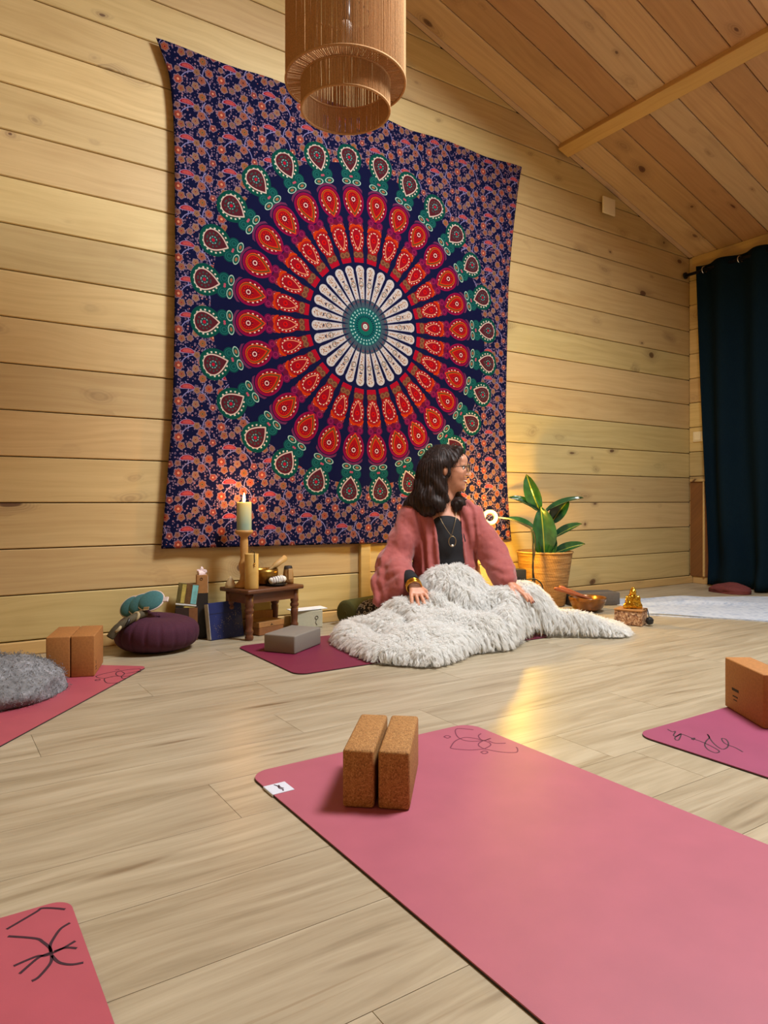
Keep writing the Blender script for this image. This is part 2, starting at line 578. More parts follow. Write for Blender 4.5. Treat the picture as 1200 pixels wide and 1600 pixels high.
# purlin under the right slope
pz = roof(3.61)
beam = MB().rbox(0, YB - .024 - YF, -.052, .052, -.035, .012, .004, 2).build('trim_1', BEAM_WOOD, loc=(3.612, YF, pz - .004))
beam.rotation_mode = 'QUATERNION'
beam.rotation_quaternion = Matrix(((0, -math.cos(slope), math.sin(slope)), (1, 0, 0), (0, math.sin(slope), math.cos(slope)))).to_quaternion()
tag(beam, 'pale pine purlin crossing under the ceiling boards', kind='structure')
# wall plate where the ceiling meets the right wall
wp = MB().rbox(0, YB - .024 - YF, -.03, 0, -.075, .004, .003, 2).build('trim_2', TRIM_WOOD, loc=(XR - .0001, YF, EAVE), rot=(0, 0, R(90)))
tag(wp, 'pine board along the top of the right wall', kind='structure')

# skirting
sk = MB().rbox(XL, XR, -.0375, -.0225, .0, .056, .004, 2).build('baseboard_back', TRIM_WOOD, loc=(0, YB, 0))
tag(sk, 'low pine skirting board along the back wall', kind='structure')
sk = MB().rbox(0, YB - 2.02 - .04, .0, .0145, .0, .056, .004, 2).build('baseboard_right', TRIM_WOOD, loc=(XR, 2.02, 0), rot=(0, 0, R(90)))
tag(sk, 'low pine skirting board along the right wall', kind='structure')


# ------------------------------------------------------------------ mandala tapestry
def tapestry_material():
    g = G('printed_mandala_cotton')
    x, y, z = g.sep(g.coord())
    M = g.m
    NAVY = srgb(13, 17, 58)
    col = [None]

    def lay(mask, c):
        col[0] = g.mix(mask, col[0], (*c, 1))

    # ---- floral ground: a repeat of .21 x .168 m, every other column dropped by a third
    u0 = x / .210
    ci = M('FLOOR', u0)
    fu = (M('FRACT', u0) - .5) * .210
    fv = (M('FRACT', z / .168 + M('FRACT', ci * .5) * .7) - .5) * .168
    wob = g.noise(g.xyz(x, z, 0), 60, 1)
    vd, vc = g.voro(g.xyz(x, z, 0), 84, .75, out='both')
    vcs = g.sep(vc)
    LIL = srgb(144, 118, 146)
    col[0] = g.mix((vd < .42) * (vcs[0] > .28), (*NAVY, 1), (*LIL, 1))
    lay((vd < .25) * (vcs[0] > .28), srgb(40, 30, 72))
    lay((vd < .24) * (vcs[1] > .74), srgb(196, 120, 112))
    # vines
    for cx, cz, rr in ((.0, -.03, .075), (-.105, .040, .070), (.105, .040, .070)):
        dx, dz = fu - cx, fv - cz
        d = M('SQRT', dx * dx + dz * dz)
        lay((M('ABSOLUTE', d - rr) < .0022) * (dz > -.01), srgb(146, 140, 190))
    # paisley leaf
    dx, dz = fu + .04, fv - .062
    dz = dz + dx * dx * 6.0
    q = dx * dx / (.034 * .034) + dz * dz / (.0115 * .0115)
    lay(q < 1.35, srgb(170, 140, 180))
    lay(q < .95, srgb(168, 52, 66))
    lay((q < .5) * (M('SINE', dx * 900.0) > 0.1), srgb(226, 120, 110))
    # blossoms: centre, radius, petals, colours
    fl = [(.066, .058, .0185, 6, (222, 118, 84), (150, 40, 40)), (.030, .014, .0190, 5, (214, 120, 92), (84, 40, 40)),
          (.006, .046, .0150, 5, (200, 140, 96), (110, 70, 60)), (-.082, -.012, .0205, 7, (226, 104, 84), (232, 170, 130)),
          (-.068, -.052, .0165, 5, (204, 130, 88), (150, 50, 60)), (-.028, -.046, .0150, 6, (190, 128, 110), (92, 100, 70)),
          (.000, -.020, .0165, 5, (206, 148, 112), (140, 60, 60)), (.034, -.064, .0185, 7, (214, 128, 80), (90, 90, 60)),
          (.086, -.030, .0160, 5, (206, 96, 88), (240, 180, 140)), (-.086, .034, .0130, 5, (190, 130, 110), (120, 50, 50))]
    for cx, cz, rr, n, c1, c2 in fl:
        dx, dz = fu - cx, fv - cz
        d = M('SQRT', dx * dx + dz * dz) / rr
        a = M('ARCTAN2', dz, dx)
        d = d * (1.0 + M('SINE', a * float(n)) * .10)
        lay(d < 1.10, srgb(164, 134, 148))
        lay(d < .94, srgb(30, 22, 58))
        lay(d < .86, srgb(*[int(.78 * q + .12 * (c1[0] + c1[1] + c1[2]) / 3) for q in c1]))
        lay((M('ABSOLUTE', d - .52) < .09), srgb(*[int(q * .62) for q in c1]))
        lay(d < .26, srgb(*c2))
    # ---- mandala
    N = 28
    r = M('SQRT', x * x + z * z)
    th = M('ARCTAN2', z, x)
    a = (M('FRACT', th * (N / (2 * PI)) + .5 + N / 4 + .5) - .5) * (2 * PI / N)
    rr = r * M('COSINE', a)
    t = M('ABSOLUTE', r * M('SINE', a))

    def ball(ct, cr, R0, sy=1.0):
        d1 = (t - ct) / R0
        d2 = (rr - cr) / (R0 * sy)
        return d1 * d1 + d2 * d2

    def egg(c, hh, w0, k):
        d2 = (rr - c) / hh
        d1 = t / ((d2 * k + 1.0) * w0)
        return d1 * d1 + d2 * d2, M('ARCTAN2', d1, d2)

    def tear(c, H, W):
        p = (rr - c) / H
        k = t / W
        return k * k - (p * .5 + .5) * (1.0 - p * p) + (p < -1.0) * 9000.0

    lay(r < .872, NAVY)
    # outer green drops
    q, ph = egg(.898, .079, .076, .12)
    lay(q < 1.0, srgb(10, 84, 70))
    lay((q < .93) * (q > .80), srgb(8, 70, 62))
    lay((q < .66) * (q > .50) * (M('SINE', ph * 17.0) > .35), srgb(232, 224, 204))
    lay(q < .44, srgb(86, 44, 48))
    lay(tear(.893, .066, .068) < 0, srgb(226, 200, 186))
    lay(tear(.896, .0595, .0605) < 0, srgb(92, 34, 44))
    lay((ball(0, .908, .036) < 1.0) * (ball(0, .908, .036) > .62) * (M('SINE', M('ARCTAN2', t, rr - .908) * 11.0) > .2), srgb(56, 84, 80))
    fd = ball(0, .908, .021)
    lay(fd < 1.0, srgb(30, 70, 70))
    lay((fd < .85) * (fd > .45) * (M('SINE', M('ARCTAN2', t, rr - .908) * 8.0) > 0), srgb(150, 170, 170))
    lay(fd < .16, srgb(190, 40, 60))
    for cr, ct, R0 in ((.812, .034, .029),):
        b = ball(ct, cr, R0)
        lay(b < 1.0, srgb(12, 74, 72))
        lay((b < .62) * (b > .40), srgb(34, 104, 98))
        lay((b < .2) * (b > .08), srgb(34, 104, 98))
    lay((t < .016) * (rr > .765) * (rr < .822), srgb(16, 80, 72))
    lay((ball(.005, .806, .006)) < 1.0, srgb(190, 90, 110))
    b = ball(.033, .777, .027, .58)
    lay(b < 1.0, srgb(180, 210, 190))
    lay(b < .62, srgb(20, 84, 74))
    lay(b < .16, srgb(170, 110, 80))
    # outer red row: mauve crown, crimson egg, orange tear
    b = ball(0, .683, .083, 1.0)
    lay((b < 1.0) * (rr > .705) * (t < .062), srgb(112, 48, 84))
    b = ball(0, .676, .076, 1.03)
    lay((b < 1.0) * (rr > .70), NAVY)
    b = ball(.028, .575, .022)
    lay((t < .042) * (rr > .49) * (rr < .58), srgb(112, 22, 52))
    lay(b < 1.0, srgb(110, 20, 66))
    lay((b < .45) * (b > .2), srgb(150, 40, 86))
    b = ball(.028, .545, .017)
    lay(b < 1.0, srgb(140, 44, 62))
    lay(b < .10, srgb(240, 200, 190))
    q, ph = egg(.668, .082, .0655, .13)
    lay(q < 1.0, srgb(146, 16, 66))
    lay(q < .72, srgb(128, 12, 36))
    lay((q < .60) * (q > .46) * (M('SINE', ph * 15.0) > .35), srgb(246, 220, 200))
    lay(tear(.662, .072, .061) < 0, srgb(226, 84, 54))
    lay(tear(.664, .066, .0545) < 0, srgb(104, 74, 38))
    lay(tear(.669, .057, .046) < 0, srgb(214, 66, 40))
    lay(tear(.672, .050, .040) < 0, srgb(168, 26, 36))
    b = ball(0, .685, .0265)
    lay(b < 1.0, srgb(120, 8, 30))
    lay((b < 1.0) * (b > .5) * (M('SINE', M('ARCTAN2', t, rr - .685) * 14.0) > 0), srgb(214, 50, 40))
    lay((b < .22) * (b > .08), srgb(246, 200, 190))
    # inner red row: orange crown, red egg
    b = ball(.016, .520, .030, 1.05)
    lay((b < 1.0) * (rr > .515), srgb(206, 66, 40))
    b = ball(0, .488, .047, 1.1)
    lay((b < 1.0) * (rr > .50), srgb(60, 14, 50))
    lay((t < .030) * (rr > .348) * (rr < .455), srgb(130, 26, 36))
    lay((t < .033) * (rr > .346) * (rr < .372), srgb(176, 24, 44))
    b = ball(.014, .388, .018)
    lay(b < 1.0, srgb(112, 66, 50))
    lay((b < .55) * (b > .25), srgb(150, 100, 66))
    q, ph = egg(.470, .069, .044, .18)
    lay(q < 1.0, srgb(176, 42, 40))
    lay(q < .8, srgb(158, 20, 34))
    lay((q < .70) * (q > .52) * (M('SINE', ph * 15.0) > .3), srgb(250, 222, 200))
    lay(tear(.467, .056, .037) < 0, srgb(232, 150, 112))
    lay(tear(.472, .051, .0325) < 0, srgb(160, 16, 32))
    b = ball(0, .482, .013)
    lay(b < 1.0, srgb(214, 40, 40))
    lay(b < .25, srgb(150, 10, 26))
    # navy spokes between the petals
    lay((t > rr * .1126 - .0105) * (r > .33) * (r < .742), NAVY)
    # white petals
    wv = .0125 + (rr - .150) * .080
    tip = ball(0, .305, .0262)
    pet = M('MAXIMUM', (rr > .145) * (rr < .305) * (t < wv), tip < 1.0)
    lay(pet, srgb(214, 206, 200))
    lay(pet * M('MAXIMUM', (rr < .3) * (t > wv - .007), (tip > .62) * (rr > .29)) * (M('SINE', (rr + t) * 900.0) > .2), srgb(170, 166, 186))
    inn = g.noise(g.xyz(x, z, 1), 130, 1)
    lay(M('MAXIMUM', (rr > .15) * (rr < .30) * (t < wv - .009), tip < .4) * (inn > .50), srgb(190, 150, 118))
    lay(M('MAXIMUM', (rr > .15) * (rr < .30) * (t < wv - .009), tip < .4) * (inn > .60), srgb(150, 96, 80))
    lay((ball(0, .228, .016) < 1.0) * (ball(0, .228, .016) > .5), srgb(120, 116, 110))
    lay((t < .008) * (rr > .257) * (rr < .265), srgb(60, 56, 80))
    # grey-green ring and teal heart
    lay((r < .150) * (t < .0115) * (rr > .09), srgb(66, 84, 96))
    lay((ball(0, .136, .007) < 1.0), srgb(104, 70, 84))
    lay((r < .104), srgb(12, 40, 66))
    lay((r < .104) * (t < .24 * .0325 + rr * .03), srgb(18, 92, 92))
    lay((M('ABSOLUTE', r - .094) < .0055) * (t < .0042), srgb(150, 200, 190))
    lay((M('ABSOLUTE', r - .076) < .0045) * (t < .0030), srgb(190, 220, 214))
    lay((r < .060) * (t > rr * .066), srgb(8, 26, 50))
    lay(r < .048, srgb(18, 100, 88))
    lay(r < .026, srgb(120, 50, 62))
    lay(r < .0145, srgb(226, 224, 210))
    lay((r < .0075) * (r > .004), srgb(90, 110, 90))
    weave = M('SINE', x * 2600.0) + M('SINE', z * 2600.0)
    g.bump(weave + g.noise(g.xyz(x, z, 3), 14, 2) * 6.0, .08, .002)
    return g.done(g.hsv(col[0], .5, 1.04, .60), .95, **{'Specular_IOR_Level': .12})


TCX, TCZ = 2.012, 1.603
tl = catmull([(.884, 2.780), (.918, 2.70), (.947, 2.608), (.965, 2.403), (.969, 2.05), (.968, 1.649), (.959, 1.136), (.935, .774), (.906, .424)], 8)
tr = catmull([(3.200, 2.797), (3.170, 2.66), (3.128, 2.385), (3.098, 2.10), (3.081, 1.803), (3.064, 1.30), (3.064, 1.10), (3.078, .740), (3.114, .400)], 8)


def pick(c, k, axis):
    """point of polyline c at fraction k"""
    i = min(int(k * (len(c) - 1)), len(c) - 2)
    return c[i] + (c[i + 1] - c[i]) * (k * (len(c) - 1) - i)


NX, NZ = 110, 130
tv = []
rngt = np.random.default_rng(3)
for j in range(NZ + 1):
    k = j / NZ
    a, b = pick(tl, k, 0), pick(tr, k, 0)
    for i in range(NX + 1):
        s = i / NX
        px, pz = a + (b - a) * s
        # edges sag a little between the pins
        if k < .12:
            pz -= (1 - k / .12) * (.012 * math.sin(s * PI * 4) ** 2)
        puff = math.sin(PI * s) * math.sin(PI * k)
        ripple = .006 * math.sin(s * 21 + 2.0 * k) * (1 - .6 * puff) + .004 * math.sin(s * 9 - k * 7) + .010 * max(0, (k - .7)) * math.sin(s * 33 + 1)
        tv.append((px - TCX, -.012 - .010 * puff - abs(ripple), pz - TCZ))
tf = [(j * (NX + 1) + i, (j + 1) * (NX + 1) + i, (j + 1) * (NX + 1) + i + 1, j * (NX + 1) + i + 1) for j in range(NZ) for i in range(NX)]
n0 = len(tv)
tv += [(p[0], p[1] + .0025, p[2]) for p in tv]
bi = [i for i in range(NX + 1)] + [j * (NX + 1) + NX for j in range(1, NZ + 1)] + [NZ * (NX + 1) + i for i in range(NX - 1, -1, -1)] + [j * (NX + 1) for j in range(NZ - 1, 0, -1)]
tf += [tuple(n0 + q for q in f[::-1]) for f in tf]
tf += [(bi[i], bi[(i + 1) % len(bi)], n0 + bi[(i + 1) % len(bi)], n0 + bi[i]) for i in range(len(bi))]
tap = link_mesh('tapestry', raw_mesh('tapestry', tv, tf, True), tapestry_material(), None, (TCX, YB - .0225, TCZ))
tag(tap, 'large navy cotton tapestry with a red, white and green peacock mandala, pinned on the wall', 'tapestry')


# ------------------------------------------------------------------ yoga mats
def rounded_rect(w, l, r, n=8):
    pts = []
    for cx, cy, a0 in ((w - r, l - r, 0), (r, l - r, 90), (r, r, 180), (w - r, r, 270)):
        for k in range(n + 1):
            a = R(a0 + 90 * k / n)
            pts.append((cx + r * math.cos(a), cy + r * math.sin(a)))
    return pts


def rubber(name, col, amt=.05):
    g = G(name)
    c = g.coord()
    n = g.noise(c, 9, 3, .5)
    f = g.noise(c, 900, 1, .5)
    g.bump(f, .08, .0008)
    return g.done(g.mix(1.0, (*col, 1), g.ramp(n, [(.3, (1 - amt,) * 3), (.7, (1 + amt,) * 3)]), 'MULTIPLY'), .52)


PINK = rubber('pink_rubber', srgb(166, 86, 102))
PINK_WARM = rubber('coral_pink_rubber', srgb(170, 77, 90))
PINK_DEEP = rubber('deep_pink_rubber', srgb(142, 62, 92))
BURGUNDY = rubber('burgundy_rubber', srgb(112, 26, 56))
BLACK_RUBBER = rubber('black_rubber', srgb(26, 20, 20))
INK = plain('dark_plum_ink', srgb(52, 18, 34), .7, 40, .05, .02)
INK_FAINT = plain('plum_ink', srgb(110, 40, 62), .7, 40, .05, .02)


def ribbon(lines, width, z, step=5):
    """flat strokes lying at height z"""
    mb = MB()
    for ln in lines:
        P = catmull(ln, step) if len(ln) > 2 else [np.array(p) for p in ln]
        m = len(P)
        v = []
        for i in range(m):
            t = P[min(i + 1, m - 1)] - P[max(i - 1, 0)]
            L = np.hypot(*t) or 1
            nx, ny = -t[1] / L * width / 2, t[0] / L * width / 2
            v += [(P[i][0] + nx, P[i][1] + ny, z), (P[i][0] - nx, P[i][1] - ny, z)]
        # thickness so that the stroke is a real, thin layer
        k = len(v)
        v += [(a, b, c - .0006) for a, b, c in v]
        f = [(2 * i, 2 * i + 2, 2 * i + 3, 2 * i + 1) for i in range(m - 1)]
        f += [(2 * i, k + 2 * i, k + 2 * i + 2, 2 * i + 2) for i in range(m - 1)] + [(2 * i + 1, 2 * i + 3, k + 2 * i + 3, k + 2 * i + 1) for i in range(m - 1)]
        mb.add(v, f)
    return mb


def mat_thing(name, corner, ang, w, l, top, label, rad=.05, th=.0052):
    """corner: where the local origin lies; width along local +X, length along local +Y"""
    root = empty(name, (corner[0], corner[1], 0), ang)
    P = rounded_rect(w, l, rad)
    MB().prism(P, .0, th * .55).build('underside', BLACK_RUBBER, root)
    inner = [(x + (w / 2 - x) * .0016, y + (l / 2 - y) * .0006) for x, y in P]
    MB().prism(inner, th * .55, th).build('top_layer', top, root)
    tag(root, label, 'yoga mat')
    return root


def local_lines(lines, corner, ang):
    c, s = math.cos(-ang), math.sin(-ang)
    return [[((x - corner[0]) * c - (y - corner[1]) * s, (x - corner[0]) * s + (y - corner[1]) * c) for x, y in ln] for ln in lines]


LOTUS_MAIN = [[(1.274, 1.479), (1.243, 1.511), (1.214, 1.484), (1.196, 1.444), (1.204, 1.414), (1.237, 1.397), (1.263, 1.4)],
              [(1.27, 1.443), (1.252, 1.433), (1.239, 1.41), (1.239, 1.395)], [(1.239, 1.395), (1.255, 1.397), (1.267, 1.4)],
              [(1.237, 1.397), (1.214, 1.388), (1.201, 1.372), (1.198, 1.349)], [(1.239, 1.395), (1.24, 1.375), (1.228, 1.359), (1.198, 1.349)],
              [(1.198, 1.349), (1.161, 1.364), (1.131, 1.397), (1.141, 1.412), (1.176, 1.437), (1.213, 1.443), (1.232, 1.42), (1.237, 1.397)],
              [(1.249, 1.389), (1.25, 1.366), (1.274, 1.35)], [(1.198, 1.349), (1.218, 1.31), (1.248, 1.286), (1.268, 1.3), (1.276, 1.313)],
              [(1.169, 1.479), (1.182, 1.482), (1.184, 1.469), (1.17, 1.465), (1.169, 1.479)], [(1.175, 1.336), (1.189, 1.338), (1.19, 1.326), (1.175, 1.323), (1.175, 1.336)]]
m1 = mat_thing('yoga_mat', (.629, -.30), 0, .674, 1.832, PINK, 'large pink yoga mat holding two cork blocks in the middle of the floor')
ribbon(local_lines(LOTUS_MAIN, (.629, -.30), 0), .0032, .0056).build('printed_lotus', INK_FAINT, m1)
LABEL_CLOTH = plain('white_woven_label', srgb(206, 208, 218), .8, 300, .05, .1)
tg = MB().box(-.0014, .050, 1.688, 1.740, .0053, .0061).box(-.0022, -.0010, 1.688, 1.740, .0012, .0061).build('sewn_label', LABEL_CLOTH, m1)
ribbon([[(.022, 1.735), (.026, 1.724), (.024, 1.712), (.028, 1.702), (.025, 1.694)], [(.030, 1.728), (.028, 1.716), (.032, 1.706)]], .0028, .0066).build('stitched_script', INK, tg)

LOTUS_SIDE = [[(.678, 2.691), (.674, 2.723), (.621, 2.728), (.57, 2.723), (.522, 2.697), (.517, 2.673), (.535, 2.643), (.574, 2.654), (.603, 2.634), (.625, 2.63)],
              [(.614, 2.674), (.61, 2.716), (.592, 2.708), (.583, 2.667), (.594, 2.641), (.614, 2.674)], [(.594, 2.641), (.59, 2.607), (.601, 2.595)],
              [(.569, 2.549), (.533, 2.564), (.529, 2.602), (.538, 2.641), (.566, 2.65)], [(.619, 2.671), (.652, 2.679), (.678, 2.691)],
              [(.502, 2.632), (.513, 2.643), (.52, 2.631), (.509, 2.621), (.502, 2.632)], [(.597, 2.75), (.606, 2.756), (.611, 2.745)]]
ANG2 = math.atan2(.777, .63)            # direction of the long edge
c2 = (.715, 2.748)
# long edge runs back from the corner along -e1, width along e2
o2 = (c2[0] - 1.83 * math.cos(ANG2), c2[1] - 1.83 * math.sin(ANG2))
root_ang = ANG2 - PI / 2
w2 = .62
corner2 = (o2[0] - w2 * math.cos(root_ang), o2[1] - w2 * math.sin(root_ang))
m2 = mat_thing('yoga_mat', corner2, root_ang, w2, 1.83, PINK_WARM, 'coral pink yoga mat running under the grey wool blanket', rad=.03)
ribbon(local_lines(LOTUS_SIDE, corner2, root_ang), .0035, .0056).build('printed_lotus', INK, m2)

SCRIPT = [[(1.729, 1.183), (1.721, 1.163), (1.731, 1.16), (1.698, 1.144), (1.697, 1.134), (1.728, 1.141), (1.679, 1.115), (1.67, 1.118), (1.686, 1.131), (1.722, 1.138), (1.724, 1.123), (1.719, 1.104), (1.726, 1.099), (1.709, 1.093), (1.716, 1.101), (1.715, 1.077), (1.71, 1.056), (1.7, 1.029), (1.686, 1.006), (1.668, 1.006), (1.673, 1.028), (1.695, 1.051), (1.728, 1.068), (1.763, 1.08), (1.783, 1.098)],
          [(1.783, 1.098), (1.741, 1.06), (1.715, 1.029), (1.708, 1.01), (1.733, 1.012), (1.766, 1.029), (1.787, 1.049), (1.783, 1.057), (1.759, 1.038), (1.749, 1.02), (1.746, .999), (1.732, .971)]]
m3 = mat_thing('yoga_mat', (1.622, -.62), 0, .674, 1.832, PINK_DEEP, 'deep pink yoga mat with handwritten script at the right edge')
ribbon(local_lines(SCRIPT, (1.622, -.62), 0), .0036, .0056).build('printed_script', INK, m3)

FLOWER = [[(.10, 1.17), (.142, 1.194), (.15, 1.2), (.164, 1.192), (.181, 1.177)], [(.181, 1.135), (.167, 1.127), (.155, 1.108), (.148, 1.092), (.147, 1.076)],
          [(.10, 1.15), (.133, 1.122), (.141, 1.106), (.147, 1.087), (.147, 1.073)], [(.10, 1.072), (.128, 1.077), (.139, 1.072), (.15, 1.073), (.165, 1.077), (.18, 1.084)],
          [(.151, 1.075), (.166, 1.075), (.179, 1.065)], [(.105, 1.05), (.127, 1.07), (.136, 1.074), (.145, 1.075)],
          [(.147, 1.067), (.153, 1.046), (.166, 1.032), (.181, 1.027)], [(.147, 1.07), (.143, 1.051), (.126, 1.029), (.117, 1.025)]]
m4 = mat_thing('yoga_mat', (-.482, -.62), 0, .674, 1.828, PINK_WARM, 'coral pink yoga mat with a black line flower in the bottom left corner', rad=.03)
ribbon(local_lines(FLOWER, (-.482, -.62), 0), .0042, .0056).build('printed_flower', INK, m4)

m5r = R(-4)
m5 = mat_thing('yoga_mat', (1.14, 2.31), 0, 1.34, .60, BURGUNDY, 'burgundy yoga mat lying under the white fur throw', rad=.05)


# ------------------------------------------------------------------ blocks
def cork():
    g = G('cork')
    c = g.coord()
    d, cc = g.voro(c, 430, 1, out='both')
    k = g.sep(cc)[0]
    n = g.noise(c, 40, 3, .6)
    col = g.ramp(k, [(.0, srgb(120, 80, 36)), (.3, srgb(150, 102, 50)), (.75, srgb(164, 116, 60)), (1.0, srgb(182, 136, 78))])
    col = g.mix(g.step(.55, .75, n) * .3, col, srgb(120, 76, 34))
    g.bump(d, .35, .0015)
    return g.done(col, .8)


CORK = cork()
CORK_DARK = plain('brown_cork', srgb(160, 106, 52), .75, 140, .16, .2)
PRINT = plain('dark_print', srgb(40, 24, 14), .8, 40, .05, .02)


def block(loc, ang, w, l, hgt, mat_, label, group=None, r=.008, mark=None, shift=None):
    o = MB().rbox(0, w, 0, l, 0, hgt, r, 3).build('yoga_block', mat_, None, (loc[0], loc[1], loc[2]), (0, 0, ang), auto=50)
    tag(o, label, 'yoga block', group)
    return o


# front pair: width axis (.76,-.65), length axis (.65,.76)
a1 = math.atan2(-.648, .762)
u1 = (math.cos(a1), math.sin(a1))
block((.722, 1.252, .0054), a1, .066, .247, .121, CORK, 'left one of the two cork blocks standing on the large pink mat', 'cork block pair on the large pink mat', .007)
block((.722 + u1[0] * .0745, 1.252 + u1[1] * .0745, .0054), a1, .066, .247, .121, CORK, 'right one of the two cork blocks standing on the large pink mat', 'cork block pair on the large pink mat', .007)
# pair on the mat at the left
a2 = R(-19)
u2 = (math.cos(a2), math.sin(a2))
B2 = (.358, 2.745)
block((*B2, .0054), a2, .080, .222, .149, CORK_DARK, 'left one of the brown cork blocks beside the grey wool blanket', 'brown cork block pair', .004)
b2 = block((B2[0] + u2[0] * .083, B2[1] + u2[1] * .083, .0054), a2, .080, .222, .149, CORK_DARK, 'right one of the brown cork blocks, next to the burgundy cushion', 'brown cork block pair', .004)
pr = MB().box(.0801, .0806, .03, .036, .040, .052).box(.0801, .0806, .022, .046, .028, .031).box(.0801, .0806, .026, .05, .018, .021).build('printed_mark', PRINT, b2)
# right edge block
a3 = math.atan2(-.044, -.029) + PI / 2
b3 = block((2.078, 1.222, .0054), math.atan2(-.83, -.55), .222, .08, .152, CORK_DARK, 'brown cork block at the right edge on the deep pink mat', None, .004)
MB().box(.045, .085, -.0006, -.0001, .062, .070).box(.05, .08, -.0006, -.0001, .044, .048).box(.055, .075, -.0006, -.0001, .034, .037).build('printed_mark', PRINT, b3)
# grey foam block on the burgundy mat
FOAM = plain('grey_foam', srgb(124, 116, 106), .85, 200, .05, .08)
block((1.197, 2.742, .0054), math.atan2(-.125, .084), .150, .232, .076, FOAM, 'taupe grey foam yoga block on the burgundy mat', None, .006)


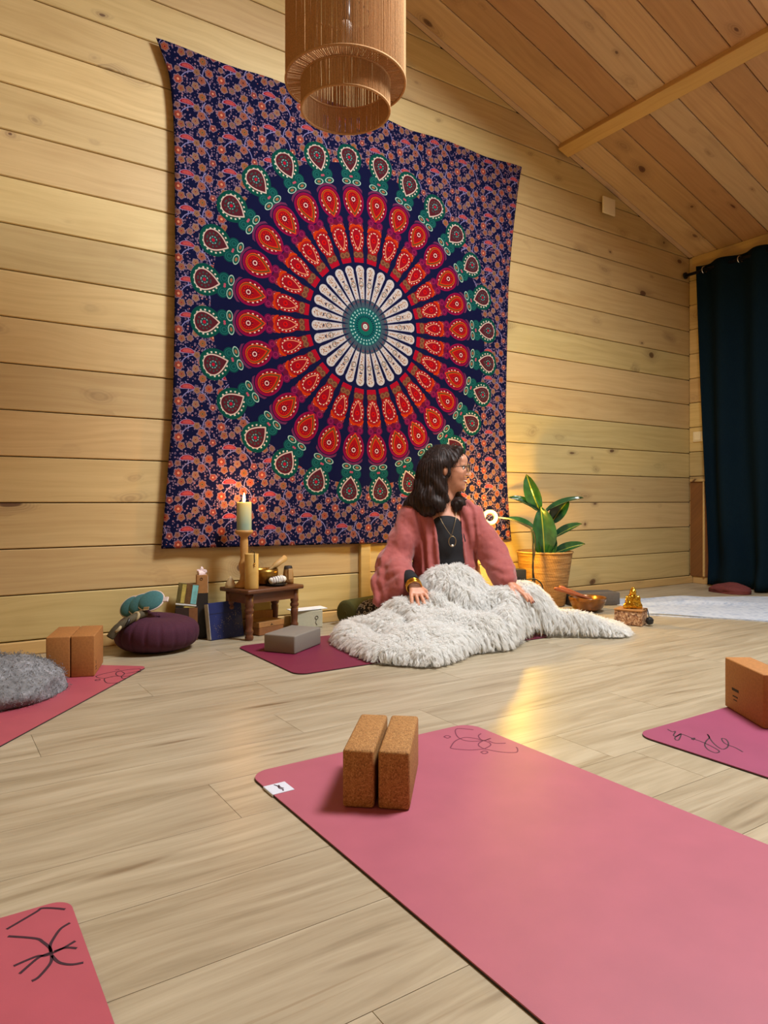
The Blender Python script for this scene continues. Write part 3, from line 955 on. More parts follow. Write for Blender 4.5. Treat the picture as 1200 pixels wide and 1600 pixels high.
# ------------------------------------------------------------------ implicit surfaces -> one continuous mesh
class SDF:
    def __init__(s, lo, hi, res):
        s.lo = np.array(lo, float); s.res = res
        s.n = np.ceil((np.array(hi) - s.lo) / res).astype(int) + 1
        s.f = np.full(s.n, 1.0, np.float32)
    def _win(s, lo, hi):
        a = np.maximum(np.floor((np.array(lo) - s.lo) / s.res).astype(int), 0)
        b = np.minimum(np.ceil((np.array(hi) - s.lo) / s.res).astype(int) + 1, s.n)
        if (b <= a).any(): return None
        ax = [s.lo[i] + s.res * np.arange(a[i], b[i]) for i in range(3)]
        X, Y, Z = np.meshgrid(*ax, indexing='ij', sparse=True)
        return tuple(slice(a[i], b[i]) for i in range(3)), X, Y, Z
    def _join(s, sl, d, k, mode):
        cur = s.f[sl]
        d = d.astype(np.float32)
        if mode == 'sub':
            h = np.maximum(k - np.abs(cur + d), 0) / max(k, 1e-6)
            s.f[sl] = np.maximum(cur, -d) + h * h * k * .25
        else:
            h = np.maximum(k - np.abs(cur - d), 0) / max(k, 1e-6)
            s.f[sl] = np.minimum(cur, d) - h * h * k * .25
    def cone(s, a, b, ra, rb, k=.01, mode='add', flat=None):
        """round cone between two points"""
        a, b = np.array(a, float), np.array(b, float)
        pad = max(ra, rb) + k + 3 * s.res
        w = s._win(np.minimum(a, b) - pad, np.maximum(a, b) + pad)
        if w is None: return s
        sl, X, Y, Z = w
        d = b - a
        L2 = float(d @ d) or 1e-9
        t = np.clip(((X - a[0]) * d[0] + (Y - a[1]) * d[1] + (Z - a[2]) * d[2]) / L2, 0, 1)
        px, py, pz = X - a[0] - t * d[0], Y - a[1] - t * d[1], Z - a[2] - t * d[2]
        s._join(sl, np.sqrt(px * px + py * py + pz * pz) - (ra + (rb - ra) * t), k, mode)
        return s
    def chain(s, pts, rad, k=.01, mode='add'):
        for i in range(len(pts) - 1):
            s.cone(pts[i], pts[i + 1], rad[i], rad[i + 1], k, mode)
        return s
    def ell(s, c, r, k=.01, mode='add', rot=None):
        """ellipsoid, optional rotation matrix"""
        c, r = np.array(c, float), np.array(r, float)
        pad = r.max() + k + 3 * s.res
        w = s._win(c - pad, c + pad)
        if w is None: return s
        sl, X, Y, Z = w
        x, y, z = X - c[0], Y - c[1], Z - c[2]
        if rot is not None:
            m = np.array(rot.to_3x3().transposed()) if hasattr(rot, 'to_3x3') else np.array(rot).T
            x, y, z = m[0, 0] * x + m[0, 1] * y + m[0, 2] * z, m[1, 0] * x + m[1, 1] * y + m[1, 2] * z, m[2, 0] * x + m[2, 1] * y + m[2, 2] * z
        k0 = np.sqrt((x / r[0]) ** 2 + (y / r[1]) ** 2 + (z / r[2]) ** 2)
        k1 = np.sqrt((x / r[0] ** 2) ** 2 + (y / r[1] ** 2) ** 2 + (z / r[2] ** 2) ** 2) + 1e-6
        s._join(sl, k0 * (k0 - 1) / k1, k, mode)
        return s
    def func(s, lo, hi, fn, k=.005, mode='add'):
        w = s._win(lo, hi)
        if w is None: return s
        sl, X, Y, Z = w
        s._join(sl, np.broadcast_to(fn(X, Y, Z), s.f[sl].shape), k, mode)
        return s
    def mesh(s, name, smooth_iter=1, displace=None):
        f = s.f
        ins = f < 0
        nx, ny, nz = f.shape
        tot = np.zeros((nx - 1, ny - 1, nz - 1), np.int8)
        for i in (0, 1):
            for j in (0, 1):
                for k in (0, 1):
                    tot += ins[i:nx - 1 + i, j:ny - 1 + j, k:nz - 1 + k]
        cells = np.argwhere((tot > 0) & (tot < 8))
        idx = np.full(tot.shape, -1, np.int32)
        idx[cells[:, 0], cells[:, 1], cells[:, 2]] = np.arange(len(cells))
        acc = np.zeros((len(cells), 3)); cnt = np.zeros(len(cells))
        cor = [(i, j, k) for i in (0, 1) for j in (0, 1) for k in (0, 1)]
        val = {c: f[cells[:, 0] + c[0], cells[:, 1] + c[1], cells[:, 2] + c[2]].astype(float) for c in cor}
        for c in cor:
            for ax in range(3):
                if c[ax]: continue
                e = list(c); e[ax] = 1; e = tuple(e)
                a, b = val[c], val[e]
                m = (a < 0) != (b < 0)
                t = np.where(m, a / np.where(m, a - b, 1), 0)
                p = np.array(c, float)[None].repeat(len(cells), 0)
                p[:, ax] += t
                acc += p * m[:, None]; cnt += m
        V_ = s.lo + (cells + acc / cnt[:, None]) * s.res
        faces = []
        for ax in range(3):
            sl0 = [slice(None)] * 3; sl1 = [slice(None)] * 3
            sl0[ax] = slice(0, -1); sl1[ax] = slice(1, None)
            ch = ins[tuple(sl0)] != ins[tuple(sl1)]
            q = np.argwhere(ch)
            o1, o2 = (ax + 1) % 3, (ax + 2) % 3
            q = q[(q[:, o1] > 0) & (q[:, o2] > 0) & (q[:, o1] < f.shape[o1] - 1) & (q[:, o2] < f.shape[o2] - 1)]
            inside = ins[q[:, 0], q[:, 1], q[:, 2]]
            def g_(d1, d2):
                r_ = q.copy(); r_[:, o1] += d1; r_[:, o2] += d2
                return idx[r_[:, 0], r_[:, 1], r_[:, 2]]
            qd = np.stack([g_(-1, -1), g_(0, -1), g_(0, 0), g_(-1, 0)], 1)
            qd[~inside] = qd[~inside][:, ::-1]
            faces.append(qd)
        F = np.concatenate(faces)
        # light smoothing along the quads' edges
        E_ = np.concatenate([F[:, [0, 1]], F[:, [1, 2]], F[:, [2, 3]], F[:, [3, 0]]])
        for _ in range(smooth_iter):
            sm = np.zeros_like(V_); c_ = np.zeros(len(V_))
            for k in range(3):
                sm[:, k] = np.bincount(E_[:, 0], V_[E_[:, 1], k], len(V_)) + np.bincount(E_[:, 1], V_[E_[:, 0], k], len(V_))
            c_ = np.bincount(E_[:, 0], minlength=len(V_)) + np.bincount(E_[:, 1], minlength=len(V_))
            V_ = V_ * .5 + .5 * sm / np.maximum(c_, 1)[:, None]
        if displace is not None:
            n = vert_normals(V_, F)
            V_ = V_ + n * displace(V_, n)[:, None]
        me = bpy.data.meshes.new(name)
        me.vertices.add(len(V_)); me.vertices.foreach_set('co', V_.astype(np.float32).ravel())
        me.loops.add(F.size); me.loops.foreach_set('vertex_index', F.astype(np.int32).ravel())
        me.polygons.add(len(F)); me.polygons.foreach_set('loop_start', np.arange(0, F.size, 4, dtype=np.int32))
        me.polygons.foreach_set('use_smooth', np.ones(len(F), bool))
        me.update(calc_edges=True)
        me.validate()
        return me


def vert_normals(V_, F):
    fn = np.cross(V_[F[:, 2]] - V_[F[:, 0]], V_[F[:, 3]] - V_[F[:, 1]])
    n = np.zeros_like(V_)
    for k in range(3):
        for j in range(4):
            n[:, k] += np.bincount(F[:, j], fn[:, k], len(V_))
    return n / (np.linalg.norm(n, axis=1)[:, None] + 1e-12)


_rg = np.random.default_rng(11)
_perm = _rg.random((32, 32, 32))


def vnoise(p):
    """tiling value noise, p (N,3) -> 0..1"""
    p = np.asarray(p, float)
    i = np.floor(p).astype(int)
    t = p - i
    t = t * t * (3 - 2 * t)
    out = 0
    for a in (0, 1):
        for b in (0, 1):
            for c in (0, 1):
                w = (t[:, 0] if a else 1 - t[:, 0]) * (t[:, 1] if b else 1 - t[:, 1]) * (t[:, 2] if c else 1 - t[:, 2])
                out = out + w * _perm[(i[:, 0] + a) % 32, (i[:, 1] + b) % 32, (i[:, 2] + c) % 32]
    return out


def hair_curves(name, pos, rad, mat_, parent=None):
    """pos (N,K,3) strands, rad (K,) radius along the strand"""
    N_, K = pos.shape[:2]
    cu = bpy.data.hair_curves.new(name)
    cu.add_curves([K] * N_)
    cu.points.foreach_set('position', pos.astype(np.float32).ravel())
    ra = cu.attributes.get('radius') or cu.attributes.new('radius', 'FLOAT', 'POINT')
    rr = np.broadcast_to(rad, (N_, K)).astype(np.float32) if np.ndim(rad) == 1 else rad.astype(np.float32)
    ra.data.foreach_set('value', np.ascontiguousarray(rr).ravel())
    cu.materials.append(mat_)
    o = bpy.data.objects.new(name, cu)
    COL.objects.link(o)
    o.parent = parent
    return o


# ------------------------------------------------------------------ the seated woman
# local frame: x to the picture's right, y away from the viewer, z up; she sits facing the viewer, head turned to +x
PX, PY = 2.183, 2.753
woman = empty('person', (PX, PY, 0), -CAM_YAW)
tag(woman, 'woman in a dusty pink cardigan and glasses seated on the floor, looking sideways', 'person')

SKIN = None
def skin_mat():
    g = G('skin')
    c = g.coord()
    n = g.noise(c, 30, 3, .6)
    col = g.ramp(n, [(.3, srgb(196, 134, 104)), (.7, srgb(212, 152, 122))])
    return g.done(col, .48, **{'Subsurface_Weight': .12, 'Subsurface_Radius': (.02, .008, .004), 'Subsurface_Scale': .3})
SKIN = skin_mat()

sd = SDF((-.42, -.48, .02), (.46, .22, .96), .0042)
# --- head: forward axis turned 12 degrees toward the viewer
HC = np.array((.018, .0, .800))
FA = R(-13)
fx, fy = math.cos(FA), math.sin(FA)          # face forward in x,y
def hp(f, s, u):
    """head point: f forward, s toward the viewer's side (her right), u up"""
    return (HC[0] + f * fx + s * fy, HC[1] + f * fy - s * fx, HC[2] + u)
HR = Matrix.Rotation(FA, 3, 'Z')
sd.ell(hp(-.018, 0, .030), (.094, .074, .086), .01, rot=HR)           # cranium
sd.ell(hp(.030, 0, -.010), (.062, .062, .082), .02, rot=HR)           # face
sd.ell(hp(.040, 0, -.066), (.045, .044, .040), .02, rot=HR)           # jaw
sd.ell(hp(.070, 0, -.091), (.0175, .018, .0155), .014, rot=HR)        # chin
sd.ell(hp(.066, 0, .050), (.030, .050, .032), .02, rot=HR)            # forehead
sd.ell(hp(.074, 0, .024), (.016, .046, .010), .012, rot=HR)           # brow
for s_ in (-1, 1):
    sd.ell(hp(.064, .030 * s_, -.018), (.022, .019, .018), .014, rot=HR)   # cheek
    sd.ell(hp(.083, .028 * s_, .009), (.012, .014, .010), .008, 'sub', rot=HR)  # eye socket
    sd.ell(hp(-.006, .080 * s_, -.006), (.015, .013, .027), .006, rot=HR)  # ear
sd.cone(hp(.084, 0, .014), hp(.105, 0, -.022), .0085, .0105, .007)    # nose bridge to tip
for s_ in (-1, 1):
    sd.ell(hp(.096, .010 * s_, -.026), (.010, .008, .007), .005, rot=HR)
sd.ell(hp(.086, 0, -.046), (.010, .026, .006), .006, rot=HR)          # upper lip
sd.ell(hp(.082, 0, -.067), (.010, .020, .0065), .006, rot=HR)         # lower lip
for s_ in (-1, 1):
    sd.ell(hp(.066, .034 * s_, -.034), (.016, .012, .016), .012, rot=HR)   # raised cheek of a smile
sd.ell(hp(.090, 0, -.0555), (.026, .027, .0068), .003, 'sub', rot=HR)  # open smiling mouth
# --- neck and torso
sd.chain([(.008, .005, .745), (.000, .012, .66), (-.010, .015, .58)], [.052, .050, .062], .02)
sd.ell((-.015, .02, .53), (.155, .088, .075), .04)
sd.ell((.005, .015, .43), (.130, .095, .13), .04)
sd.ell((.015, .02, .28), (.125, .10, .14), .05)
sd.ell((.015, .04, .16), (.165, .13, .10), .05)
# --- arms (her right arm is on the picture's left)
RA = [(-.165, .01, .560), (-.262, -.03, .345), (-.172, -.245, .262)]
LA = [(.128, .01, .565), (.236, -.05, .375), (.288, -.195, .256)]
sd.chain(RA, [.050, .040, .027], .02)
sd.chain(LA, [.050, .040, .027], .02)
# --- legs folded under the throw
sd.chain([(-.10, .02, .13), (-.24, -.25, .085), (-.03, -.36, .05)], [.075, .05, .035], .03)
sd.chain([(.12, .02, .13), (.31, -.19, .085), (.10, -.32, .05)], [.075, .05, .035], .03)


def hand(sd, w, ax, side, drop, tips):
    """w wrist, ax unit direction of the hand (3d), side unit vector from little finger to index, drop curl amount"""
    w, ax, side = np.array(w), np.array(ax, float), np.array(side, float)
    ax /= np.linalg.norm(ax); side -= ax * (side @ ax); side /= np.linalg.norm(side)
    up = np.cross(side, ax)
    if up[2] < 0: up = -up
    k0 = w + ax * .075
    for s_, l_ in ((-.026, .070), (-.009, .076), (.009, .078), (.026, .074)):
        sd.cone(w + side * s_ * .55 + ax * .01, w + side * s_ + ax * l_, .0135, .0115, .008)
    for s_, l_, sp in ((-.031, .055, -.34), (-.0105, .068, -.10), (.0105, .072, .08), (.031, .064, .28)):
        b = w + side * s_ + ax * .075
        d1 = ax + side * sp - up * drop * .35
        d1 /= np.linalg.norm(d1)
        d2 = ax + side * sp * .8 - up * drop
        d2 /= np.linalg.norm(d2)
        d3 = ax * .9 + side * sp * .6 - up * drop * 1.7
        d3 /= np.linalg.norm(d3)
        p1 = b + d1 * l_ * .46; p2 = p1 + d2 * l_ * .32; p3 = p2 + d3 * l_ * .24
        sd.chain([b - ax * .012, p1, p2, p3], [.0098, .0088, .0080, .0068], .003)
        tips.append((p3, d3, up))
    t0 = w + side * .020 + ax * .022 - up * .004
    d1 = ax * .62 + side * .72 - up * .25
    d1 /= np.linalg.norm(d1)
    t1 = t0 + d1 * .040
    d2 = ax * .9 + side * .35 - up * .3
    d2 /= np.linalg.norm(d2)
    t2 = t1 + d2 * .030; t3 = t2 + d2 * .022
    sd.chain([t0, t1, t2, t3], [.0145, .0108, .0095, .0078], .005)
    tips.append((t3, d2, up))


tips_r, tips_l = [], []
hand(sd, RA[2], (.20, -.50, -.42), (1, .35, .05), .35, tips_r)
hand(sd, LA[2], (.62, -.42, -.40), (-.45, -.75, .1), .30, tips_l)
body = link_mesh('body', sd.mesh('body', 1), SKIN, woman)
body['label'] = 'face, neck and hands of light skin'

# nails
NAIL = plain('dark_red_nail_varnish', srgb(96, 40, 44), .25, 30, .05, .02)
for p, d, up in tips_r + tips_l:
    n_ = np.array(up) - np.array(d) * (np.array(up) @ np.array(d))
    n_ /= np.linalg.norm(n_)
    q = MB().ball((0, 0, 0), .0050, .0066, .0016, 10, 6)
    s_ = np.cross(d, n_)
    Mx = Matrix(((s_[0], d[0], n_[0], p[0] + n_[0] * .0062 + d[0] * .002), (s_[1], d[1], n_[1], p[1] + n_[1] * .0062 + d[1] * .002), (s_[2], d[2], n_[2], p[2] + n_[2] * .0062 + d[2] * .002), (0, 0, 0, 1)))
    q.xf(Mx).build('fingernail', NAIL, woman, smooth=True)

# face details
TEETH = plain('teeth', srgb(240, 232, 218), .3, 30, .03, .02)
LIP = plain('lips', srgb(176, 84, 82), .4, 60, .06, .05)
EYE_W = plain('eye_white', srgb(232, 226, 220), .2, 20, .02, .0)
EYE_D = plain('dark_iris', srgb(38, 24, 18), .2, 20, .05, .0)
HAIRCOL = None


def head_blob(c, r, name, mat_, n=16, m=10):
    mb = MB().ball((0, 0, 0), *r, n, m)
    Mx = Matrix.Translation(Vector(c)) @ HR.to_4x4()
    return mb.xf(Mx).build(name, mat_, woman, smooth=True)


head_blob(hp(.0775, .0, -.0545), (.0175, .0270, .0060), 'teeth', TEETH)
mb = MB()
for s_, u0, bend in ((1, -.0480, .0030), (-1, -.0640, .0140)):
    P = [hp(.0965 - .026 * (abs(q) / .029) ** 2, q, u0 + bend * (abs(q) / .029) ** 2 - (.001 if abs(q) < .004 and s_ > 0 else 0)) for q in np.linspace(-.029, .029, 13)]
    mb.tube(P, [.0010 + .0016 * (1 - (abs(i - 6) / 6) ** 2) for i in range(13)], 8)
mb.build('lips', LIP, woman, smooth=True)
for s_ in (-1, 1):
    head_blob(hp(.0735, .028 * s_, .010), (.011, .011, .0095), 'eye', EYE_W)
    e = head_blob(hp(.0810, .029 * s_, .010), (.0046, .0052, .0055), 'iris', EYE_D)
    P = [hp(.089 - .5 * max(0, q - .02) ** 1.2 * 3, q * s_, .031 + .006 * math.sin((q - .008) / .042 * PI)) for q in np.linspace(.008, .05, 8)]
    MB().tube(P, [.0012, .0022, .0026, .0026, .0024, .002, .0016, .0008], 6).build('eyebrow', EYE_D, woman, smooth=True)
    P = [hp(.0855 - .6 * max(0, q - .024) ** 1.3 * 3, q * s_, .0135 + .004 * math.sin((q - .014) / .03 * PI)) for q in np.linspace(.014, .044, 7)]
    MB().tube(P, .0013, 6).build('eyelashes', EYE_D, woman, smooth=True)
# glasses
FRAME_M = plain('dark_glasses_frame', srgb(34, 26, 28), .3, 30, .05, .02)
glass_g = G('spectacle_lens')
glass_g.done((.9, .92, .95), .02, **{'Transmission_Weight': 1.0, 'IOR': 1.05, 'Alpha': .25})
LENS = glass_g.mat
gl = MB()
for s_ in (-1, 1):
    pts = []
    for k in range(25):
        a = 2 * PI * k / 24
        sq = .0255 * math.copysign(abs(math.cos(a)) ** .8, math.cos(a))
        uq = .0195 * math.copysign(abs(math.sin(a)) ** .8, math.sin(a))
        pts.append(hp(.108 - .16 * abs(.031 * s_ + sq), .031 * s_ + sq, .008 + uq))
    gl.tube(pts, .0017, 6, cap=False)
    tp = [hp(.108 - .16 * .057, .057 * s_, .016), hp(.085, .066 * s_, .017), hp(.04, .073 * s_, .014), hp(-.01, .077 * s_, .010), hp(-.03, .076 * s_, -.008)]
    gl.tube(catmull(tp, 4), .0018, 6)
gl.tube([hp(.107, -.008, .012), hp(.112, 0, .015), hp(.107, .008, .012)], .0016, 6)
glasses = gl.build('glasses', FRAME_M, woman, smooth=True)
for s_ in (-1, 1):
    lp = []
    for k in range(24):
        a = 2 * PI * k / 24
        lp.append((.031 * s_ + .0245 * math.copysign(abs(math.cos(a)) ** .8, math.cos(a)), .008 + .0185 * math.copysign(abs(math.sin(a)) ** .8, math.sin(a))))
    v = [hp(.1083 - .16 * abs(q), q, u) for q, u in lp] + [hp(.1073 - .16 * abs(q), q, u) for q, u in lp]
    f = [tuple(range(24)), tuple(range(24, 48))[::-1]] + [(i, (i + 1) % 24, 24 + (i + 1) % 24, 24 + i) for i in range(24)]
    raw = raw_mesh('lens', v, f)
    link_mesh('lens', raw, LENS, glasses)

# hair: wavy dark brown, chin to shoulder length
def hair_mat():
    g = G('dark_brown_hair')
    x, y, z = g.sep(g.coord())
    n = g.noise(g.xyz(x * 90.0, y * 90.0, z * 9.0), 1.0, 3, .6)
    col = g.ramp(n, [(.3, srgb(24, 14, 11)), (.6, srgb(46, 28, 21)), (.85, srgb(84, 52, 36))])
    g.bump(n, .3, .004)
    return g.done(col, .55, **{'Anisotropic': .3, 'Specular_IOR_Level': .3})
HAIRM = hair_mat()
hs = SDF((-.22, -.15, .52), (.16, .18, .96), .004)
hs.ell(hp(-.026, 0, .040), (.104, .089, .090), .01, rot=HR)
hs.ell(hp(-.060, .0, -.020), (.086, .088, .10), .03, rot=HR)
# side and back falls
for f_, s_, u_, r1, f2, s2, u2, r2 in ((-.045, .066, .03, .034, -.070, .080, -.11, .044), (-.090, .040, .0, .05, -.125, .050, -.13, .050), (-.105, -.010, .0, .05, -.135, -.005, -.14, .05),
                                       (-.020, .074, .02, .024, -.030, .084, -.10, .032), (-.07, -.06, .0, .045, -.085, -.07, -.13, .045), (-.012, -.074, .02, .028, .010, -.082, -.12, .032), (.010, -.082, -.10, .030, .034, -.080, -.165, .034)):
    hs.cone(hp(f_, s_, u_), hp(f2, s2, u2), r1, r2, .03)
for f_, s_, u_, r_ in ((-.100, .075, -.155, .046), (-.055, .090, -.165, .040), (-.135, .020, -.165, .046), (-.020, .088, -.155, .030), (.040, -.082, -.185, .030), (-.15, .06, -.13, .034)):
    hs.ell(hp(f_, s_, u_), (r_, r_, r_ * 1.05), .025)
# hairline swept from a side parting
hs.cone(hp(.052, .028, .098), hp(.046, .062, .040), .022, .014, .02)
hs.cone(hp(.046, .062, .040), hp(.020, .074, -.02), .014, .016, .02)
hs.cone(hp(.048, -.03, .098), hp(.05, -.066, .02), .022, .016, .02)
# keep the face free
hs.ell(hp(.082, .022, -.028), (.094, .080, .096), .010, 'sub', rot=HR)
hs.ell(hp(.055, .0, -.16), (.058, .056, .075), .012, 'sub', rot=HR)
hs.ell(hp(-.004, .098, -.010), (.013, .030, .026), .006, 'sub', rot=HR)   # hair tucked behind the ear

# curls: over her right shoulder and below the chin on the far side
for c_, r_ in (((-.129, -.02, .640), .042), ((-.170, .0, .628), .030), ((-.060, -.072, .622), .036), ((-.098, -.06, .612), .034), ((-.030, -.082, .640), .026)):
    hs.ell(c_, (r_, r_, r_ * 1.1), .02)
hs.chain([(.030, .045, .700), (.050, .010, .660), (.064, -.025, .628), (.050, -.045, .598)], [.030, .030, .027, .015], .012)


def hair_disp(p, n):
    a = np.arctan2(p[:, 1] - HC[1], p[:, 0] - HC[0] + .05)
    low = np.clip((HC[2] + .02 - p[:, 2]) / .2, 0, 1)
    w = vnoise(np.stack([a * 3, p[:, 2] * 14, a * 0], 1)) * 2.2
    st = np.sin(a * 46 + w * 3 + p[:, 2] * 20) * .0022 + np.sin(a * 97 + w * 5) * .0012
    wave = np.sin(p[:, 2] * 62 + a * 5 + w * 2) * .009 * low
    return st + wave


hair = link_mesh('hair', hs.mesh('hair', 1, hair_disp), HAIRM, woman)
hair['label'] = 'wavy dark brown shoulder-length hair'
# loose strands over the hair mass
rg = np.random.default_rng(5)
hm = hair.data
hv = np.zeros(len(hm.vertices) * 3); hm.vertices.foreach_get('co', hv); hv = hv.reshape(-1, 3)
hn = np.zeros(len(hm.vertices) * 3); hm.vertices.foreach_get('normal', hn); hn = hn.reshape(-1, 3)
sel = rg.choice(len(hv), 3000)
root_p, root_n = hv[sel], hn[sel]
K = 7
strands = np.zeros((len(sel), K, 3))
g3 = np.array((0, 0, -1.0))
tang = g3 - root_n * (root_n @ g3)[:, None]
tang /= np.linalg.norm(tang, axis=1)[:, None] + 1e-6
ln = rg.uniform(.02, .05, len(sel)) * np.clip((root_p[:, 2] - .585) / .06, .25, 1)
ph = rg.uniform(0, 6.28, len(sel))
cross = np.cross(root_n, tang)
for k in range(K):
    t_ = k / (K - 1)
    strands[:, k] = root_p + root_n * (.0012 + .003 * math.sin(t_ * PI)) + tang * (ln * t_)[:, None] + cross * (np.sin(ph + t_ * 5) * .008 * t_)[:, None]
hc = hair_curves('hair_strands', strands, np.linspace(.0006, .0002, K), HAIRM, woman)
hc['kind'] = 'stuff'

# black top
TOP = plain('black_jersey', srgb(20, 19, 24), .85, 160, .2, .15)
ts = SDF((-.2, -.16, .1), (.22, .2, .64), .005)
ts.ell((-.010, .018, .53), (.120, .088, .070), .04)
ts.ell((.012, .006, .43), (.118, .104, .14), .04)
ts.ell((.022, .010, .27), (.118, .114, .15), .05)
ts.cone((-.004, .006, .60), (-.012, .015, .54), .054, .09, .02)
ts.ell((.034, -.05, .645), (.075, .075, .060), .01, 'sub')
top_o = link_mesh('black_top', ts.mesh('black_top', 1, lambda p, n: .002 * np.sin(p[:, 2] * 90 + 3 * vnoise(p * 14)) * np.clip((.45 - p[:, 2]) / .2, 0, 1)), TOP, woman)

# open cardigan with wide sleeves
def cardi_mat():
    g = G('dusty_rose_muslin')
    c = g.coord()
    x, y, z = g.sep(c)
    n = g.noise(c, 22, 3, .6)
    cr = g.noise(g.xyz(x * 150.0, y * 150.0, z * 22.0), 1.0, 2, .6)
    col = g.ramp(n, [(.3, srgb(154, 76, 74)), (.7, srgb(170, 88, 84))])
    g.bump(cr, .3, .003)
    return g.done(col, .85, **{'Sheen_Weight': .25})
CARDI = cardi_mat()
cs = SDF((-.44, -.36, .12), (.40, .20, .66), .0045)
cs.ell((-.015, .022, .535), (.168, .105, .078), .04)
cs.ell((.000, .022, .43), (.156, .126, .15), .04)
cs.ell((.005, .030, .28), (.176, .145, .17), .05)
cs.ell((.005, .045, .17), (.20, .15, .10), .05)
cs.chain([(-.018, .02, .612), (-.13, .015, .580), (-.165, .01, .560)], [.062, .058, .066], .03)
cs.chain([(-.005, .02, .610), (.10, .015, .585), (.128, .01, .565)], [.060, .055, .064], .03)
# sleeves: wide at the elbow, falling open at the wrist
cs.chain([(-.165, .01, .560), (-.208, -.01, .45), (-.258, -.03, .335)], [.066, .070, .076], .03)
cs.chain([(-.258, -.03, .335), (-.235, -.12, .290), (-.204, -.188, .268)], [.076, .068, .054], .03)
cs.chain([(-.272, -.05, .32), (-.312, -.10, .235), (-.338, -.15, .165)], [.070, .054, .024], .03)
cs.chain([(-.27, -.12, .24), (-.235, -.19, .232)], [.05, .045], .03)
cs.cone((-.335, -.155, .160), (-.212, -.195, .240), .018, .044, .03)
cs.chain([(.128, .01, .565), (.19, -.02, .46), (.240, -.05, .375)], [.064, .064, .068], .03)
cs.chain([(.240, -.05, .375), (.268, -.13, .31), (.284, -.178, .272)], [.066, .056, .047], .03)
cs.cone((.235, -.06, .34), (.262, -.14, .265), .05, .042, .03)
# neck hole and front opening
cs.chain([(.012, -.02, .66), (.0, .005, .60)], [.075, .056], .01, 'sub')


def opening(X, Y, Z):
    k = np.clip((.60 - Z) / .27, 0, 1)
    xl, xr = -.062 + .022 * k, .062 + .034 * k
    d = np.maximum(xl - X, X - xr)
    return np.maximum(d, Y + .005) + 0 * Z


cs.func((-.12, -.36, .10), (.16, .06, .68), opening, .012, 'sub')


def cardi_disp(p, n):
    tors = np.clip(1 - (np.abs(p[:, 0]) - .11) / .06, 0, 1)
    w = vnoise(np.stack([p[:, 0] * 16, p[:, 1] * 16, p[:, 2] * 3], 1))
    fs = np.sin(p[:, 0] * 125 + w * 7 + p[:, 2] * 8)
    folds = (np.abs(fs) ** .7 * np.sign(fs)) * .0085 * tors
    sl = 1 - tors
    w2 = vnoise(np.stack([p[:, 0] * 7 + 5, p[:, 1] * 7, p[:, 2] * 7], 1))
    w3 = vnoise(np.stack([p[:, 0] * 22 + 2, p[:, 1] * 22, p[:, 2] * 9], 1))
    along = np.where(p[:, 0] < 0, p[:, 0] * 70 + p[:, 2] * 18 - p[:, 1] * 30, -p[:, 0] * 60 + p[:, 2] * 26 - p[:, 1] * 26)
    elbow = np.exp(-((p[:, 2] - .33) / .06) ** 2)
    wr = (np.sin(along + w2 * 11) * .0030 + (w3 - .5) * .005 + np.sin(p[:, 2] * 120 + w2 * 12) * .0022 * elbow) * sl
    fine = (vnoise(p * 60) - .5) * .003
    return folds + wr + fine


card = link_mesh('cardigan', cs.mesh('cardigan', 1, cardi_disp), CARDI, woman)
card['label'] = 'open dusty rose cardigan with wide sleeves'
# black cuffs showing at the wrists
for nm, A in (('cuff', RA), ('cuff', LA)):
    a, b = np.array(A[1]), np.array(A[2])
    d = (b - a) / np.linalg.norm(b - a)
    MB().tube([b - d * .06, b - d * .02, b + d * .004], [.040, .0375, .0335], 20).build(nm, TOP, woman, smooth=True)
# bracelets on her right wrist
GOLD = plain('gold_bangle', srgb(212, 158, 62), .25, 40, .06, .03, Metallic=1.0)
d = np.array((.12, -.78, -.42)); d /= np.linalg.norm(d)
for k in range(4):
    c_ = np.array(RA[2]) + d * (.012 + .0085 * k)
    MB().torus(c_, .0335 + .0012 * (k % 2), .0036, tuple(d), 32, 8).build('bangle', GOLD, woman, smooth=True)
# necklace with ring pendant
SILV = plain('brass_chain', srgb(170, 150, 110), .35, 40, .05, .02, Metallic=.9)
def chest_y(z):
    return -.098 - .012 * max(0, min(1, (.55 - z) / .15))
ch = [(-.040, -.050, .590), (-.028, -.082, .556), (-.006, -.100, .515), (.016, -.110, .482), (.020, -.112, .474)]
ch2 = [(.052, -.050, .592), (.046, -.082, .556), (.034, -.100, .515), (.024, -.110, .482), (.020, -.112, .474)]
nk = MB()
for q in (ch, ch2): nk.tube(catmull(q, 5), .0011, 5)
neck = nk.build('necklace', SILV, woman, smooth=True)
pend = []
for k in range(29):
    a = 2 * PI * k / 28
    pend.append((.026 + .0175 * math.cos(a), -.116 - .004 * math.sin(a), .448 + .0255 * math.sin(a)))
MB().tube(pend, .0019, 6, cap=False).build('pendant_ring', SILV, neck, smooth=True)
MB().ball((.026, -.119, .428), .006, n=14, m=10).build('pendant_pearl', TEETH, neck, smooth=True)
# small hoop earring
MB().torus(hp(-.012, .082, -.045), .007, .0012, (0, 1, 0), 20, 6).build('earring', GOLD, woman, smooth=True)
# dark trousers under the throw
tr_ = SDF((-.46, -.5, .0), (.5, .22, .32), .008)
tr_.ell((.015, .04, .16), (.18, .145, .11), .05)
tr_.chain([(-.10, .02, .13), (-.24, -.25, .085), (-.03, -.36, .05)], [.085, .06, .045], .03)
tr_.chain([(.12, .02, .13), (.31, -.19, .085), (.10, -.32, .05)], [.085, .06, .045], .03)
link_mesh('trousers', tr_.mesh('trousers', 1), TOP, woman)


